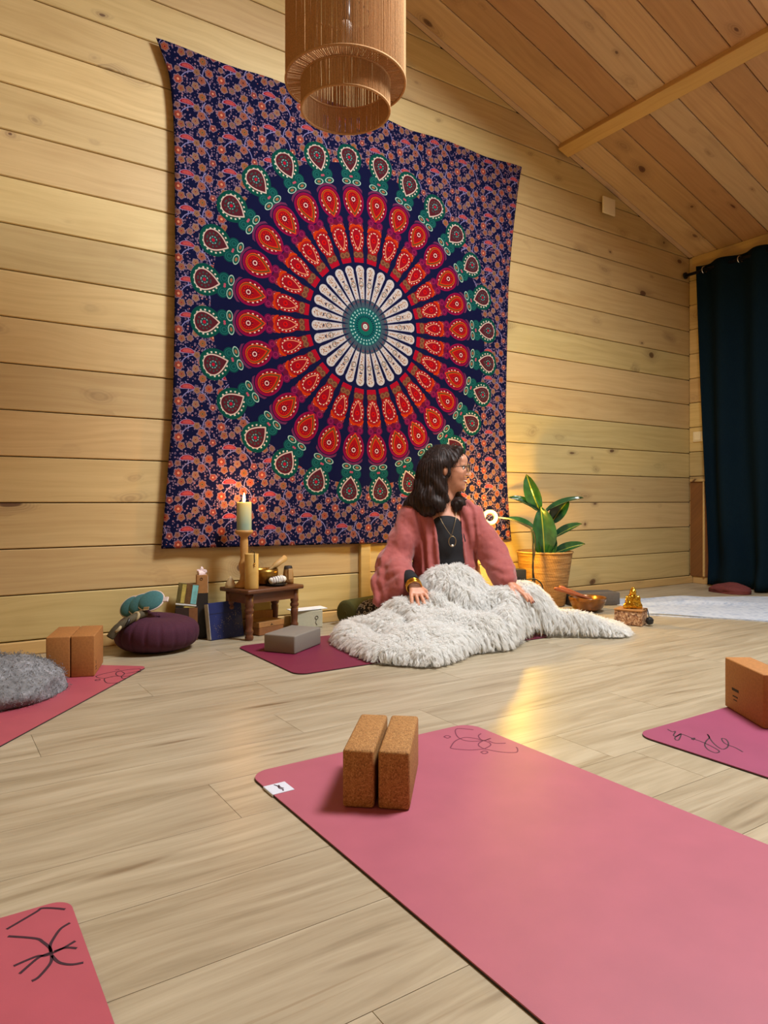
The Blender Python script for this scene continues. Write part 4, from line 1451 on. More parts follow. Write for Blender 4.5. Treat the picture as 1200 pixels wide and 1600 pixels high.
# ------------------------------------------------------------------ white shaggy throw over her lap
OUT = np.array([(1.74, 2.88), (1.60, 2.83), (1.515, 2.70), (1.486, 2.52), (1.470, 2.32), (1.56, 2.19), (1.631, 2.12), (1.771, 2.15), (1.90, 2.21), (1.969, 2.205), (2.095, 2.19), (2.26, 2.275),
                (2.37, 2.32), (2.44, 2.30), (2.503, 2.265), (2.616, 2.175), (2.729, 2.10), (2.84, 2.15), (2.92, 2.25), (2.93, 2.38), (2.86, 2.54), (2.82, 2.76), (2.66, 2.86), (2.46, 2.80), (2.28, 2.72), (2.12, 2.74), (1.98, 2.80), (1.87, 2.87)])
OUT = np.array(catmull(OUT, 5, closed=True))


def poly_sd(P, Q):
    """distance to the outline, positive inside"""
    d = np.full(len(P), 1e9); ins = np.zeros(len(P), bool)
    for i in range(len(Q)):
        a, b = Q[i], Q[(i + 1) % len(Q)]
        e = b - a
        t = np.clip(((P - a) @ e) / (e @ e + 1e-12), 0, 1)
        d = np.minimum(d, np.hypot(*(P - a - t[:, None] * e).T))
        c = ((a[1] > P[:, 1]) != (b[1] > P[:, 1]))
        xi = a[0] + (P[:, 1] - a[1]) / (b[1] - a[1] + 1e-12) * e[0]
        ins ^= c & (P[:, 0] < xi)
    return np.where(ins, d, -d)


CY_, SY_ = math.cos(CAM_YAW), math.sin(CAM_YAW)


def to_local(P):
    """world xy -> the woman's frame"""
    dx, dy = P[:, 0] - PX, P[:, 1] - PY
    return dx * CY_ - dy * SY_, dx * SY_ + dy * CY_


def throw_height(P, sdv):
    x, y = to_local(P)
    def bump(cx, cy, sx, sy, hgt, p=2.0, ang=0):
        c, s = math.cos(ang), math.sin(ang)
        u, v = (x - cx) * c + (y - cy) * s, -(x - cx) * s + (y - cy) * c
        return hgt * np.exp(-(np.abs(u / sx) ** p + np.abs(v / sy) ** p))
    lst = [bump(.012, -.120, .215, .150, .290, 4.0),            # lap
           bump(.005, -.24, .24, .14, .225, 2.6),
           bump(-.20, -.27, .16, .14, .165, 2.4, -.4),          # her right knee
           bump(.38, -.15, .150, .18, .215, 2.6),               # her left knee
           bump(.22, -.22, .24, .16, .190, 2.4),
           bump(-.14, -.38, .28, .16, .135, 2.2, -.2),
           bump(.10, -.43, .34, .13, .125, 2.4, .1),
           bump(.28, -.38, .19, .14, .125, 2.2),
           bump(-.02, -.60, .14, .12, .075, 2.6),
           bump(-.16, -.60, .18, .12, .080, 2.6),
           bump(-.38, -.34, .18, .17, .075, 2.4),
           bump(-.46, -.12, .15, .15, .035, 2.4),
           bump(.62, -.23, .20, .18, .095, 2.4, -.3),
           bump(.82, -.29, .18, .13, .045, 2.6, -.2)]
    h_ = lst[0]
    k = .05
    for b in lst[1:]:
        m = np.maximum(k - np.abs(h_ - b), 0) / k
        h_ = np.maximum(h_, b) + m * m * k * .25
    q = np.stack([x * 7, y * 7, x * 0], 1)
    fold = (vnoise(q) - .5) * .035 + (vnoise(q * 2.3 + 3) - .5) * .020
    # creases between the lobes
    cr = np.zeros_like(x)
    for pts in (((-.30, -.28), (-.22, -.40), (-.21, -.50)), ((.0, -.30), (.10, -.34), (.22, -.30)), ((.14, -.36), (.22, -.46), (.22, -.60)), ((.46, -.20), (.52, -.32), (.50, -.45)), ((-.12, -.22), (-.02, -.30), (.0, -.31)), ((-.46, -.30), (-.36, -.44), (-.30, -.60))):
        Q = catmull([np.array(p) for p in pts], 6)
        dm = np.full(len(x), 9.)
        for p in Q: dm = np.minimum(dm, np.hypot(x - p[0], y - p[1]))
        cr += -.044 * np.exp(-(dm / .024) ** 2)
    edge = np.clip(sdv / .075, 0, 1)
    edge = np.sqrt(1 - (1 - edge) ** 2)
    base = .030 + np.maximum(h_ + fold * np.clip(h_ / .12, .35, 1) + cr, .0)
    return .006 + base * edge * (1 - .55 * np.clip((x - .58) / .25, 0, 1))


STEP = .0115
gx = np.arange(1.44, 3.05, STEP); gy = np.arange(2.07, 3.03, STEP)
GX, GY = np.meshgrid(gx, gy, indexing='ij')
P2 = np.stack([GX.ravel(), GY.ravel()], 1)
sdv = poly_sd(P2, OUT)
ZH = throw_height(P2, sdv)
keep = sdv > -.004
idx = np.full(len(P2), -1); idx[keep] = np.arange(keep.sum())
I = idx.reshape(GX.shape)
quads = np.stack([I[:-1, :-1], I[1:, :-1], I[1:, 1:], I[:-1, 1:]], -1).reshape(-1, 4)
quads = quads[(quads >= 0).all(1)]
tvv = np.concatenate([P2[keep], np.where(sdv[keep] > 0, ZH[keep], .006)[:, None]], 1)


def fur_mat(name, a, b):
    g = G(name)
    n = g.noise(g.coord(), 24, 3, .6)
    col = g.ramp(n, [(.3, a), (.7, b)])
    m = g.done(col, .8)
    tr_ = g.t.nodes.new('ShaderNodeBsdfTranslucent')
    mx = g.t.nodes.new('ShaderNodeMixShader')
    g.put(tr_, 0, col)
    mx.inputs[0].default_value = .55
    g.t.links.new(g.b.outputs[0], mx.inputs[1]); g.t.links.new(tr_.outputs[0], mx.inputs[2])
    g.t.links.new(mx.outputs[0], g.t.nodes['Material Output'].inputs[0])
    return m


FURM = fur_mat('white_fur', srgb(246, 245, 242), srgb(252, 252, 250))
FURBASE = fur_mat('cream_fur_backing', srgb(236, 232, 222), srgb(244, 242, 234))
tmesh = raw_mesh('backing', np.concatenate([tvv, tvv * np.array((1, 1, 0)) + np.array((0, 0, .003))]), list(map(tuple, quads)) + [tuple(q[::-1] + len(tvv)) for q in quads], True)
throw = link_mesh('fur_throw', tmesh, FURBASE)
tag(throw, 'white shaggy fur throw heaped over the seated woman\'s lap and spread across the floor', 'blanket')

# heights and slopes are read back from the grid
ZG = np.where(sdv > 0, ZH, .006).reshape(GX.shape)
SG = sdv.reshape(GX.shape)
DX, DY = np.gradient(ZG, STEP)


def grid_at(F_, P):
    u, w = (P[:, 0] - gx[0]) / STEP, (P[:, 1] - gy[0]) / STEP
    i, j = np.clip(u.astype(int), 0, len(gx) - 2), np.clip(w.astype(int), 0, len(gy) - 2)
    a_, b_ = u - i, w - j
    return F_[i, j] * (1 - a_) * (1 - b_) + F_[i + 1, j] * a_ * (1 - b_) + F_[i, j + 1] * (1 - a_) * b_ + F_[i + 1, j + 1] * a_ * b_


rg = np.random.default_rng(21)
NF = 120000
cand = np.stack([rg.uniform(1.46, 3.02, NF * 4), rg.uniform(2.09, 2.99, NF * 4)], 1)
cand = cand[grid_at(SG, cand) > .003]
z0, gxn, gyn = grid_at(ZG, cand), grid_at(DX, cand), grid_at(DY, cand)
wgt = np.minimum(np.sqrt(1 + gxn ** 2 + gyn ** 2), 3.5)
pk = rg.random(len(cand)) < wgt / wgt.max() * 1.3
cand, z0, gxn, gyn = cand[pk][:NF], z0[pk][:NF], gxn[pk][:NF], gyn[pk][:NF]
nrm = np.stack([-gxn, -gyn, np.ones(len(cand))], 1)
nrm /= np.linalg.norm(nrm, axis=1)[:, None]
rootp = np.concatenate([cand, z0[:, None]], 1) - nrm * .004
# clumps: strands lean together on a coarse jittered field
cell = .015
ck = np.floor(cand / cell).astype(int)
hsh = np.random.default_rng(4).random((512, 512, 4))
cc = (ck + hsh[ck[:, 0] % 512, ck[:, 1] % 512, :2]) * cell
lean = hsh[ck[:, 0] % 512, ck[:, 1] % 512, 2:] - .5
down = np.stack([-gxn, -gyn, -(gxn ** 2 + gyn ** 2)], 1)
down /= np.linalg.norm(down, axis=1)[:, None] + .6
toc = np.concatenate([cc - cand, np.zeros((len(cand), 1))], 1)
L = rg.uniform(.018, .034, len(cand))
dirn = nrm * .50 + down * .75 + np.concatenate([lean * 1.3, np.zeros((len(cand), 1))], 1) + rg.normal(0, .20, (len(cand), 3))
dirn /= np.linalg.norm(dirn, axis=1)[:, None]
K = 4
fur = np.zeros((len(cand), K, 3))
for k in range(K):
    t_ = k / (K - 1)
    p = rootp + (nrm * (1 - t_) * .7 + dirn * (.3 + .7 * t_)) * (L * t_)[:, None] + toc * (.55 * t_ ** 1.3) + np.array((0, 0, -.010)) * t_ ** 2
    p[:, 2] = np.maximum(p[:, 2], .0075 + .001 * k)
    fur[:, k] = p
fo = hair_curves('fur', fur, np.array((.0010, .0010, .0008, .0003)), FURM, throw)
fo['kind'] = 'stuff'
fo['label'] = 'long shaggy white pile'


# ------------------------------------------------------------------ curtain, rod, plates on the right wall
def curtain_mat():
    g = G('teal_blackout_cloth')
    c = g.coord()
    n = g.noise(c, 160, 2, .6)
    g.bump(n, .15, .001)
    return g.done(g.ramp(n, [(.3, srgb(5, 21, 33)), (.7, srgb(8, 29, 42))]), .9, **{'Specular_IOR_Level': .1})


CX = 4.985
rod = MB().tube([(CX, YB - .024, 2.42), (CX, .2, 2.42)], .0125, 14).build('curtain_rod', BLACK_METAL, smooth=True)
MB().tube([(CX, YB - .024, 2.42), (CX, YB - .036, 2.42)], .026, 18).build('wall_flange', BLACK_METAL, rod)
MB().tube([(CX, .215, 2.42), (XR, .215, 2.42)], .010, 10).build('wall_bracket', BLACK_METAL, rod)
tag(rod, 'dark metal curtain rod reaching to the back wall', 'curtain rod')
cur = empty('curtain', (CX, 2.6, 0))
NU, NV = 120, 40
v = []
for j in range(NV + 1):
    k = j / NV
    z = 2.468 * (1 - k) + .012 * k
    for i in range(NU + 1):
        s_ = i / NU
        spread = 1 + .05 * math.sin(k * 2.4)
        y = 3.165 - s_ * .98 - .10 * max(0, k - .0) ** 1.2 * (1 - s_)
        amp = .035 + .022 * k
        x = CX + amp * math.sin(s_ * PI * 7.0 + .35 * math.sin(k * 3)) - .012 * math.sin(s_ * 31 + k * 5) * k
        if k > .93: x -= .05 * (k - .93) / .07 * (.5 + .5 * math.sin(s_ * 17))
        v.append((x - CX, y - 2.6, z))
f = [(j * (NU + 1) + i, (j + 1) * (NU + 1) + i, (j + 1) * (NU + 1) + i + 1, j * (NU + 1) + i + 1) for j in range(NV) for i in range(NU)]
n0 = len(v)
v += [(a + .003, b, c) for a, b, c in v]
f += [tuple(q + n0 for q in t[::-1]) for t in f]
bi = list(range(NU + 1)) + [j * (NU + 1) + NU for j in range(1, NV + 1)] + [NV * (NU + 1) + i for i in range(NU - 1, -1, -1)] + [j * (NU + 1) for j in range(NV - 1, 0, -1)]
f += [(bi[i], bi[(i + 1) % len(bi)], n0 + bi[(i + 1) % len(bi)], n0 + bi[i]) for i in range(len(bi))]
link_mesh('panel', raw_mesh('curtain_panel', v, f, True), curtain_mat(), cur)
for i in range(7):
    s_ = (i + .5) / 7
    yy = 3.165 - s_ * .98 - 2.6
    MB().torus((0, yy, 2.42), .024, .005, (0.25, 1, 0), 24, 8).build('eyelet', CHROME, cur, smooth=True)
tag(cur, 'dark teal eyelet curtain hanging from the rod to the floor', 'curtain')

sw = MB().rbox(-.010, 0, -.040, .040, -.040, .040, .004, 2).build('light_switch', WHITE_PLASTIC, None, (XR - .0001, 3.205, 1.155))
MB().rbox(-.0145, -.0095, -.028, .028, -.028, .028, .003, 2).build('rocker', WHITE_PLASTIC, sw)
tag(sw, 'small cream light switch beside the dark curtain', 'light switch')
bp = MB().rbox(-.067, .067, -.012, 0, -.060, .060, .006, 3).build('wall_plate', WHITE_PLASTIC, None, (4.068, YB - .022, 2.752), auto=40)
tag(bp, 'blank cream square plate high on the wall below the sloping ceiling', 'wall plate')
# low brown cupboard front behind the curtain
lc = MB().box(-.022, 0, 3.150, 3.258, .058, .800).build('low_cupboard', BROWN_WOOD, None, (XR - .001, 0, 0))
MB().rbox(-.034, 0, 3.06, 3.258, .800, .822, .004, 2).build('top_ledge', TRIM_WOOD, lc)
MB().rbox(-.030, 0, 3.135, 3.150, .058, .800, .002, 1).build('edge_strip', TRIM_WOOD, lc)
MB().box(-.020, 0, 3.06, 3.135, .058, .800).build('door', BROWN_WOOD, lc)
tag(lc, 'low brown wooden cupboard with a pale ledge half hidden by the curtain', 'cupboard')
# dark red cloth at the curtain's foot
REDCLOTH = plain('dark_red_cloth', srgb(96, 40, 40), .85, 80, .15, .2)
def lump(name, c, r, mat_, label, cat, seed=1, amp=.25, flat=.0, smooth=True, n=40, m=24, rz=0):
    rgl = np.random.default_rng(seed)
    off = rgl.random(3) * 9
    mb = MB().ball((0, 0, 0), 1, n=n, m=m)
    P = np.array(mb.v)
    d = 1 + (vnoise(P * 1.6 + off) - .5) * amp + (vnoise(P * 4 + off) - .5) * amp * .5
    P = P * d[:, None] * np.array(r)
    P[:, 2] = np.maximum(P[:, 2], -r[2] * flat)
    P[:, 2] -= P[:, 2].min()
    mb.v = [tuple(p) for p in P]
    o = mb.build(name, mat_, None, c, (0, 0, rz), smooth=smooth)
    if label: tag(o, label, cat)
    return o
lump('folded_cloth', (4.74, 2.74, 0.001), (.10, .14, .055), REDCLOTH, 'dark red cloth bundled on the floor at the curtain hem', 'cloth', 3, .3, .3)

# ------------------------------------------------------------------ pendant lamp of jute strings
JUTE = plain('jute_string', srgb(176, 132, 84), .85, 200, .18, .3)
lamp = empty('pendant_lamp', (1.249, 2.142, 2.035))
ro, ri, zo = .212, .157, .097
MB().torus((0, 0, 0), ri, .0042, n=64, k=8).build('lower_ring', JUTE, lamp, smooth=True)
MB().torus((0, 0, zo), ri, .0042, n=64, k=8).build('inner_ring', JUTE, lamp, smooth=True)
MB().torus((0, 0, zo), ro, .0045, n=72, k=8).build('middle_ring', JUTE, lamp, smooth=True)
MB().torus((0, 0, zo + .34), ro, .0045, n=72, k=8).build('top_ring', JUTE, lamp, smooth=True)
rs = np.random.default_rng(2)
def strings(n, p0, p1, r, name):
    mb = MB()
    for i in range(n):
        a = 2 * PI * (i + rs.uniform(-.22, .22)) / n
        a2 = a + rs.normal(0, .004)
        A = (p0[0] * math.cos(a), p0[0] * math.sin(a), p0[1]); B = (p1[0] * math.cos(a2), p1[0] * math.sin(a2), p1[1])
        mb.tube([A, B], r * rs.uniform(.8, 1.15), 4, cap=False)
    o = mb.build(name, JUTE, lamp)
    o['kind'] = 'stuff'
    return o
strings(330, (ro, zo), (ro, zo + .34), .0022, 'outer_strings')
strings(260, (ri, 0), (ri, zo), .0022, 'inner_strings')
strings(170, (ri, zo + .002), (ro, zo + .002), .0020, 'radial_strings')
cr = MB()
for a in (0, 1, 2):
    t = 2 * PI * a / 3 + .4
    cr.tube([(0, 0, zo + .338), (ro * math.cos(t), ro * math.sin(t), zo + .34)], .003, 6)
cr.build('spider_frame', BLACK_METAL, lamp)
MB().lathe([(.004, .13), (.018, .12), (.020, .07), (.016, .04), (.004, .036)], 18, (0, 0, zo + .175)).build('lamp_holder', BLACK_PLASTIC, lamp, smooth=True)
BULB = plain('unlit_frosted_bulb', srgb(226, 222, 212), .3, 20, .02, .0)
MB().ball((0, 0, zo + .185), .032, .032, .038).build('bulb', BULB, lamp, smooth=True)
zt = roof(1.249) - 2.035
MB().tube([(0, 0, zo + .29), (0, 0, zt - .02)], .0032, 6).build('cable', BLACK_PLASTIC, lamp)
MB().lathe([(.05, .0), (.048, -.022), (.01, -.03)], 24, (0, 0, zt - .004)).build('ceiling_rose', BLACK_PLASTIC, lamp, smooth=True)
tag(lamp, 'two-tier drum pendant lamp of natural jute strings hanging from the ceiling', 'pendant lamp')

# ------------------------------------------------------------------ low carved table with turned legs
DARKW = pine('dark_walnut_stain', srgb(104, 62, 40), srgb(70, 38, 24), srgb(34, 18, 12), .05, rough=.38, knots=.1)
TA = math.atan2(-.045, .300)
TL, TW, TH = .305, .205, .236
TX, TY, TR = 1.233, 2.995, R(14)
table = empty('low_table', (TX, TY, 0), TR)
MB().rbox(-.012, TL + .018, -.012, TW + .012, TH - .020, TH, .006, 3).build('table_top', DARKW, table, auto=40)
ap = MB()
ap.box(.02, TL - .015, .012, .026, TH - .066, TH - .020).box(.02, TL - .015, TW - .026, TW - .012, TH - .066, TH - .020)
ap.box(.008, .022, .02, TW - .02, TH - .066, TH - .020).box(TL - .02, TL - .006, .02, TW - .02, TH - .066, TH - .020)
ap.build('apron', DARKW, table)
prof = [(.016, 0), (.019, .006), (.0205, .014), (.017, .022), (.015, .030), (.019, .038), (.0195, .046), (.0145, .052), (.016, .070), (.0175, .100), (.0185, .120), (.0145, .124), (.021, .133), (.0215, .142), (.016, .150), (.0205, .158), (.0195, .168), (.0195, TH - .02)]
lm = MB().lathe(prof, 24).mesh('leg', True)
for lx, ly in ((.022, .026), (TL - .012, .026), (.022, TW - .026), (TL - .012, TW - .026)):
    link_mesh('leg', lm, DARKW, table, (lx, ly, 0))
tag(table, 'low dark wooden table with turned legs holding the lit candle', 'table')
def tp(x, y, z=0):
    """a point on the table top in world space"""
    c, s = math.cos(TR), math.sin(TR)
    return (TX + x * c - y * s, TY + x * s + y * c, TH + .0005 + z)

# candle holder and candle
BRASSW = pine('honey_turned_wood', srgb(196, 152, 88), srgb(160, 116, 58), srgb(96, 60, 28), .03, rough=.42, knots=.05)
hx = tp(.058, .115)
ho = MB().lathe([(.046, 0), (.046, .007), (.036, .018), (.021, .034), (.018, .058), (.025, .090), (.026, .110), (.020, .126), (.0175, .140), (.0195, .180), (.0195, .222), (.0165, .234), (.021, .241), (.030, .250), (.040, .257), (.043, .265), (.040, .271), (.032, .269), (.0, .267)], 32).build('candle_holder', BRASSW, None, hx, smooth=True)
tag(ho, 'turned honey coloured wooden candle holder on the low table', 'candle holder')
g = G('green_wax_painted_glow')
zc = g.sep(g.coord())[2]
wax = g.done(g.ramp(zc * 7.0, [(.2, srgb(148, 168, 148)), (.75, srgb(206, 196, 140)), (1.0, srgb(236, 206, 110))]), .45, **{'Subsurface_Weight': .35, 'Subsurface_Radius': (.05, .03, .01), 'Subsurface_Scale': .4})  # yellow towards the top paints the flame's glow into the green wax
cz = hx[2] + .2685
can = MB().lathe([(.0345, 0), (.035, .004), (.0345, .130), (.0325, .1345), (.023, .1325), (.0, .129)], 32).build('pillar_candle', wax, None, (hx[0], hx[1], cz), smooth=True)
tag(can, 'lit pale green pillar candle on its wooden holder', 'candle')
MB().tube([(0, 0, .128), (.001, 0, .142)], .0012, 6).build('wick', BLACK_PLASTIC, can)
g = G('flame')
g.b.inputs['Base Color'].default_value = (1, .6, .2, 1)
g.b.inputs['Emission Color'].default_value = (1.0, .62, .16, 1)
g.b.inputs['Emission Strength'].default_value = 26
FLAME = g.mat
MB().lathe([(.0, .133), (.0045, .138), (.0068, .147), (.0058, .159), (.0028, .171), (.0, .180)], 14, close=False).build('flame', FLAME, can, smooth=True)
cl = bpy.data.lights.new('candle_light', 'POINT'); cl.energy = 3.2; cl.color = (1.0, .48, .14); cl.shadow_soft_size = .012
clo = bpy.data.objects.new('candle_light', cl); COL.objects.link(clo); clo.location = (hx[0], hx[1], cz + .195)

# bamboo wind chime tube in front of the holder
BAMBOO = pine('bamboo', srgb(206, 164, 96), srgb(178, 132, 66), srgb(140, 96, 44), .03, rough=.4, knots=.02)
kx = tp(.046, .040)
ko = MB().lathe([(.0, 0), (.031, 0), (.032, .003), (.032, .160), (.031, .163), (.027, .163), (.027, .150), (.0, .150)], 32, close=False).build('bamboo_chime', BAMBOO, None, kx, smooth=True)
tag(ko, 'upright bamboo chime tube with a short cord, in front of the candle holder', 'chime')
MB().tube([(.0, -.0335, .172), (.0, -.0335, .150), (.001, -.0340, .130), (.0, -.0335, .122)], .0018, 6).tube([(.0, -.0335, .172), (0, 0, .176), (0, .02, .165)], .0015, 6).build('cord', BLACK_PLASTIC, ko)
MB().ball((.0, -.0345, .118), .0042).ball((.0, -.0345, .108), .0034).build('bead', GOLD, ko, smooth=True)
# pale incense cone behind it
shell = MB().lathe([(.028, 0), (.022, .02), (.010, .042), (.0, .055)], 18).build('shell', plain('cream_shell', srgb(206, 184, 142), .5), None, tp(.005, .15), smooth=True)
tag(shell, 'small cream cone-shaped shell on the table edge by the bamboo tube', 'shell')

# singing bowl with mallet
BRONZE = plain('aged_bronze', srgb(150, 112, 48), .32, 90, .25, .12, Metallic=.9)
sb = MB().lathe([(.0, 0), (.040, .001), (.056, .014), (.066, .036), (.069, .060), (.067, .078), (.064, .078), (.063, .060), (.059, .036), (.046, .014), (.0, .008)], 40, close=False).build('singing_bowl', BRONZE, None, tp(.180, .120), smooth=True)
tag(sb, 'aged bronze singing bowl on the low table', 'bowl')
MALW = pine('pale_mallet_wood', srgb(190, 150, 96), srgb(150, 108, 60), srgb(96, 60, 28), .03, knots=.1)
b0 = np.array(tp(.168, .110, .052)); b1 = np.array(tp(.290, .090, .128))
ml = MB().tube([tuple(b0 + (b1 - b0) * t) for t in (0, .35, .45, .52, 1)], [.006, .007, .010, .0145, .0145], 18).build('bowl_mallet', MALW, None, smooth=True)
tag(ml, 'wooden mallet leaning out of the bronze singing bowl', 'mallet')
# smudge bundle on a dark dish
dish = MB().lathe([(.0, 0), (.034, 0), (.050, .008), (.052, .011), (.046, .009), (.0, .004)], 28, close=False).build('incense_dish', BLACK_PLASTIC, None, tp(.195, .038), smooth=True)
dish.scale = (1, .75, 1)
tag(dish, 'small dark dish under the white herb bundle', 'dish')
SAGE = plain('grey_white_sage', srgb(206, 204, 196), .9, 70, .35, .6)
a_, b_ = np.array(tp(.148, .034, .026)), np.array(tp(.245, .042, .030))
pts = [a_ + (b_ - a_) * t for t in np.linspace(0, 1, 14)]
sg = MB().tube([tuple(p + np.array((0, 0, .002 * math.sin(i * 2.1)))) for i, p in enumerate(pts)], [.010, .015, .017, .016, .018, .017, .019, .018, .019, .018, .019, .018, .016, .012], 14).build('sage_bundle', SAGE, None, smooth=True)
tag(sg, 'white dried sage bundle in front of the singing bowl', 'herb bundle')
MB().tube([tuple(a_ + (b_ - a_) * (.1 + .8 * k / 60) + np.array((0, .019 * math.cos(k * .55), .019 * math.sin(k * .55)))) for k in range(61)], .0012, 5).build('thread', plain('plum_thread', srgb(120, 60, 80), .8), sg)
# carved wooden stump at the table's right end
g = G('bark_wood')
zz = g.sep(g.coord())[2]
n = g.noise(g.coord(), 40, 3, .6)
STUMP = g.done(g.mix(g.step(.070, .082, zz + n * .01), g.ramp(n, [(.3, srgb(112, 78, 40)), (.7, srgb(166, 126, 72))]), srgb(34, 24, 18)), .7)
st = MB().lathe([(.0, 0), (.026, 0), (.027, .02), (.025, .05), (.021, .078), (.018, .088), (.0, .090)], 24, close=False).build('wood_stump', STUMP, None, tp(.290, .070), smooth=True)
tag(st, 'small upright wooden stump with a dark charred top on the table', 'wood stump')
MB().rbox(-.012, .012, -.028, -.022, .02, .076, .004, 2).build('cut_face', MALW, st)

# ------------------------------------------------------------------ boxes by the wall
CARD = plain('brown_cardboard', srgb(132, 84, 46), .8, 60, .1, .1)
CARD2 = plain('tan_cardboard', srgb(160, 112, 62), .8, 60, .1, .1)
NAVYBOX = plain('dark_blue_board', srgb(18, 30, 84), .5, 30, .1, .03)
GOLDP = plain('gold_print', srgb(190, 164, 110), .4, 30, .1, .02, Metallic=.5)
bb = empty('blue_box', (1.098, 3.108, .001), R(12))
tilt = MB().rbox(0, .178, 0, .036, 0, .172, .002, 1)
Mt = Matrix.Rotation(R(-10), 4, 'X')
tilt.xf(Mt).build('case', NAVYBOX, bb)
MB().box(-.0016, .0, .002, .034, .004, .168).xf(Mt).build('page_edge', plain('white_card_edge', srgb(206, 202, 196), .7), bb)
MB().box(-.001, .179, -.0012, -.0002, .120, .1215).xf(Mt).build('lid_seam', BLACK_PLASTIC, bb)
rs2 = np.random.default_rng(9)
dots = MB()
for k in range(110):
    if k < 60:
        t = rs2.uniform(0, 1); px_ = .02 + .155 * t; pz_ = .045 + .085 * t + rs2.normal(0, .008)
    else:
        px_, pz_ = rs2.uniform(.02, .172), rs2.uniform(.01, .112)
    r_ = rs2.uniform(.0007, .0016)
    if 0 < pz_ < .165 and px_ < .174:
        dots.add([(px_ - r_, -.0008, pz_), (px_, -.0008, pz_ - r_), (px_ + r_, -.0008, pz_), (px_, -.0008, pz_ + r_)], [(0, 1, 2, 3)])
dots.xf(Mt).build('gold_stars', GOLDP, bb)['kind'] = 'stuff'
tag(bb, 'dark blue box printed with gold stars leaning beside the table', 'box')
ub = MB().rbox(0, .150, 0, .10, 0, .062, .003, 1).build('cardboard_box', CARD, None, (1.325, 3.090, .001), (0, 0, R(14)))
MB().rbox(-.0015, .1515, -.0015, .1015, .038, .0635, .002, 1).build('lid', CARD2, ub)
MB().box(.066, .082, -.0030, -.0016, .0455, .0475).box(.073, .075, -.0030, -.0016, .045, .054).build('printed_mark', PRINT, ub)
tag(ub, 'brown cardboard box with a lid under the low table', 'box')
ub2 = MB().rbox(0, .120, 0, .10, 0, .098, .003, 1).build('kraft_box', CARD2, None, (1.335, 3.222, .001), (0, 0, R(0)))
ub2.scale = (1, .22, 1)
MB().box(.015, .105, -.004, -.0002, .03, .045).build('paper_band', CARD, ub2)
tag(ub2, 'tan kraft box standing behind the brown box under the table', 'box')
# pale box with papers
PALE = plain('pale_green_grey_card', srgb(186, 182, 158), .75, 60, .05, .05)
wb = MB().rbox(0, .150, 0, .075, 0, .086, .002, 1).build('pale_box', PALE, None, (1.548, 3.172, .001), (0, 0, R(-12)))
lg = MB().torus((.118, -.0012, .050), .008, .0012, (0, 1, 0), 20, 6).tube([(.118, -.0012, .042), (.112, -.0012, .026), (.120, -.0012, .012)], .0012, 5)
lg.build('printed_logo', PRINT, wb)
tag(wb, 'pale grey-green box with a printed logo right of the table legs', 'box')
pp = MB().rbox(0, .190, 0, .085, 0, .004, .001, 1).build('paper_sheets', plain('white_paper', srgb(226, 228, 232), .7), None, (1.535, 3.158, .0885), (0, R(-1), R(-4)))
tag(pp, 'white paper sheets lying on the pale box', 'paper')
# little flower by the leg
fw = MB().ball((0, 0, .014), .010, .010, .012).build('crystal', plain('rose_crystal', srgb(150, 60, 64), .3), None, (1.468, 3.055, .001), smooth=True)
MB().ball((.016, .0, .012), .008, .008, .010).build('leaf', plain('pale_green_leaf', srgb(150, 190, 110), .6), fw, smooth=True)
tag(fw, 'tiny red and green ornament at the foot of the right table leg', 'ornament')

# box organiser with card decks
blk = MB().box(0, .100, 0, .006, 0, .150).box(0, .100, .054, .06, 0, .150).box(0, .006, .006, .054, 0, .150).box(.094, .100, .006, .054, 0, .150).box(0, .100, 0, .06, 0, .004).build('deck_holder', plain('dark_brown_card', srgb(54, 34, 22), .7), None, (.958, 3.196, .001), (0, 0, R(-18)))
MB().box(.06, .098, -.0008, -.0001, .0, .149).build('front_panel', CARD, blk)
tag(blk, 'dark brown card holder against the wall behind the burgundy cushion', 'box')
def deck(loc, ang, w, d, z0, z1, tilt_, mats, label):
    o = MB().rbox(0, w, 0, d, 0, z1 - z0, .0015, 1).build('card_deck', mats[0], None, (loc[0], loc[1], z0), (R(-4), R(tilt_), R(ang)))
    hh_ = z1 - z0
    MB().box(w * .50, w * .96, -.0012, -.0002, hh_ * .42, hh_ * .97).build('printed_picture', mats[1], o)
    MB().box(-.0004, w + .0004, -.0014, -.0003, hh_ * .36, hh_ * .40).build('white_edge', mats[2], o)
    MB().box(w * .06, w * .94, -.0012, -.0002, hh_ * .04, hh_ * .33).build('lower_print', mats[3], o)
    tag(o, label, 'card deck', 'card decks in the holder')
    return o
TEALP = plain('turquoise_print', srgb(120, 186, 186), .5, 40, .25, .03)
WHITEP = plain('white_card_edge_print', srgb(226, 226, 220), .6)
YELP = plain('yellow_green_print', srgb(188, 168, 84), .5, 50, .3, .03)
OLIVE = plain('olive_print', srgb(96, 84, 40), .5, 60, .3, .03)
BRNP = plain('brown_print', srgb(104, 72, 36), .5, 60, .3, .03)
deck((.955, 3.212, .0), -18, .038, .020, .110, .268, 8, (OLIVE, YELP, WHITEP, BLACK_PLASTIC), 'narrow olive and black card deck, left one in the dark holder')
deck((.990, 3.202, .0), -18, .056, .026, .105, .264, 8, (BRNP, TEALP, WHITEP, YELP), 'turquoise and brown card deck, middle one in the dark holder')
tb = MB().rbox(0, .052, 0, .044, .0, .296, .002, 1).build('tall_card_box', CARD2, None, (1.056, 3.195, .001), (0, 0, R(-14)))
MB().torus((.022, -.0005, .278), .0055, .0011, (0, 1, 0), 18, 6).build('printed_ring', PRINT, tb)
MB().box(.0522, .0530, .004, .040, .215, .290).build('light_edge', WHITEP, tb)
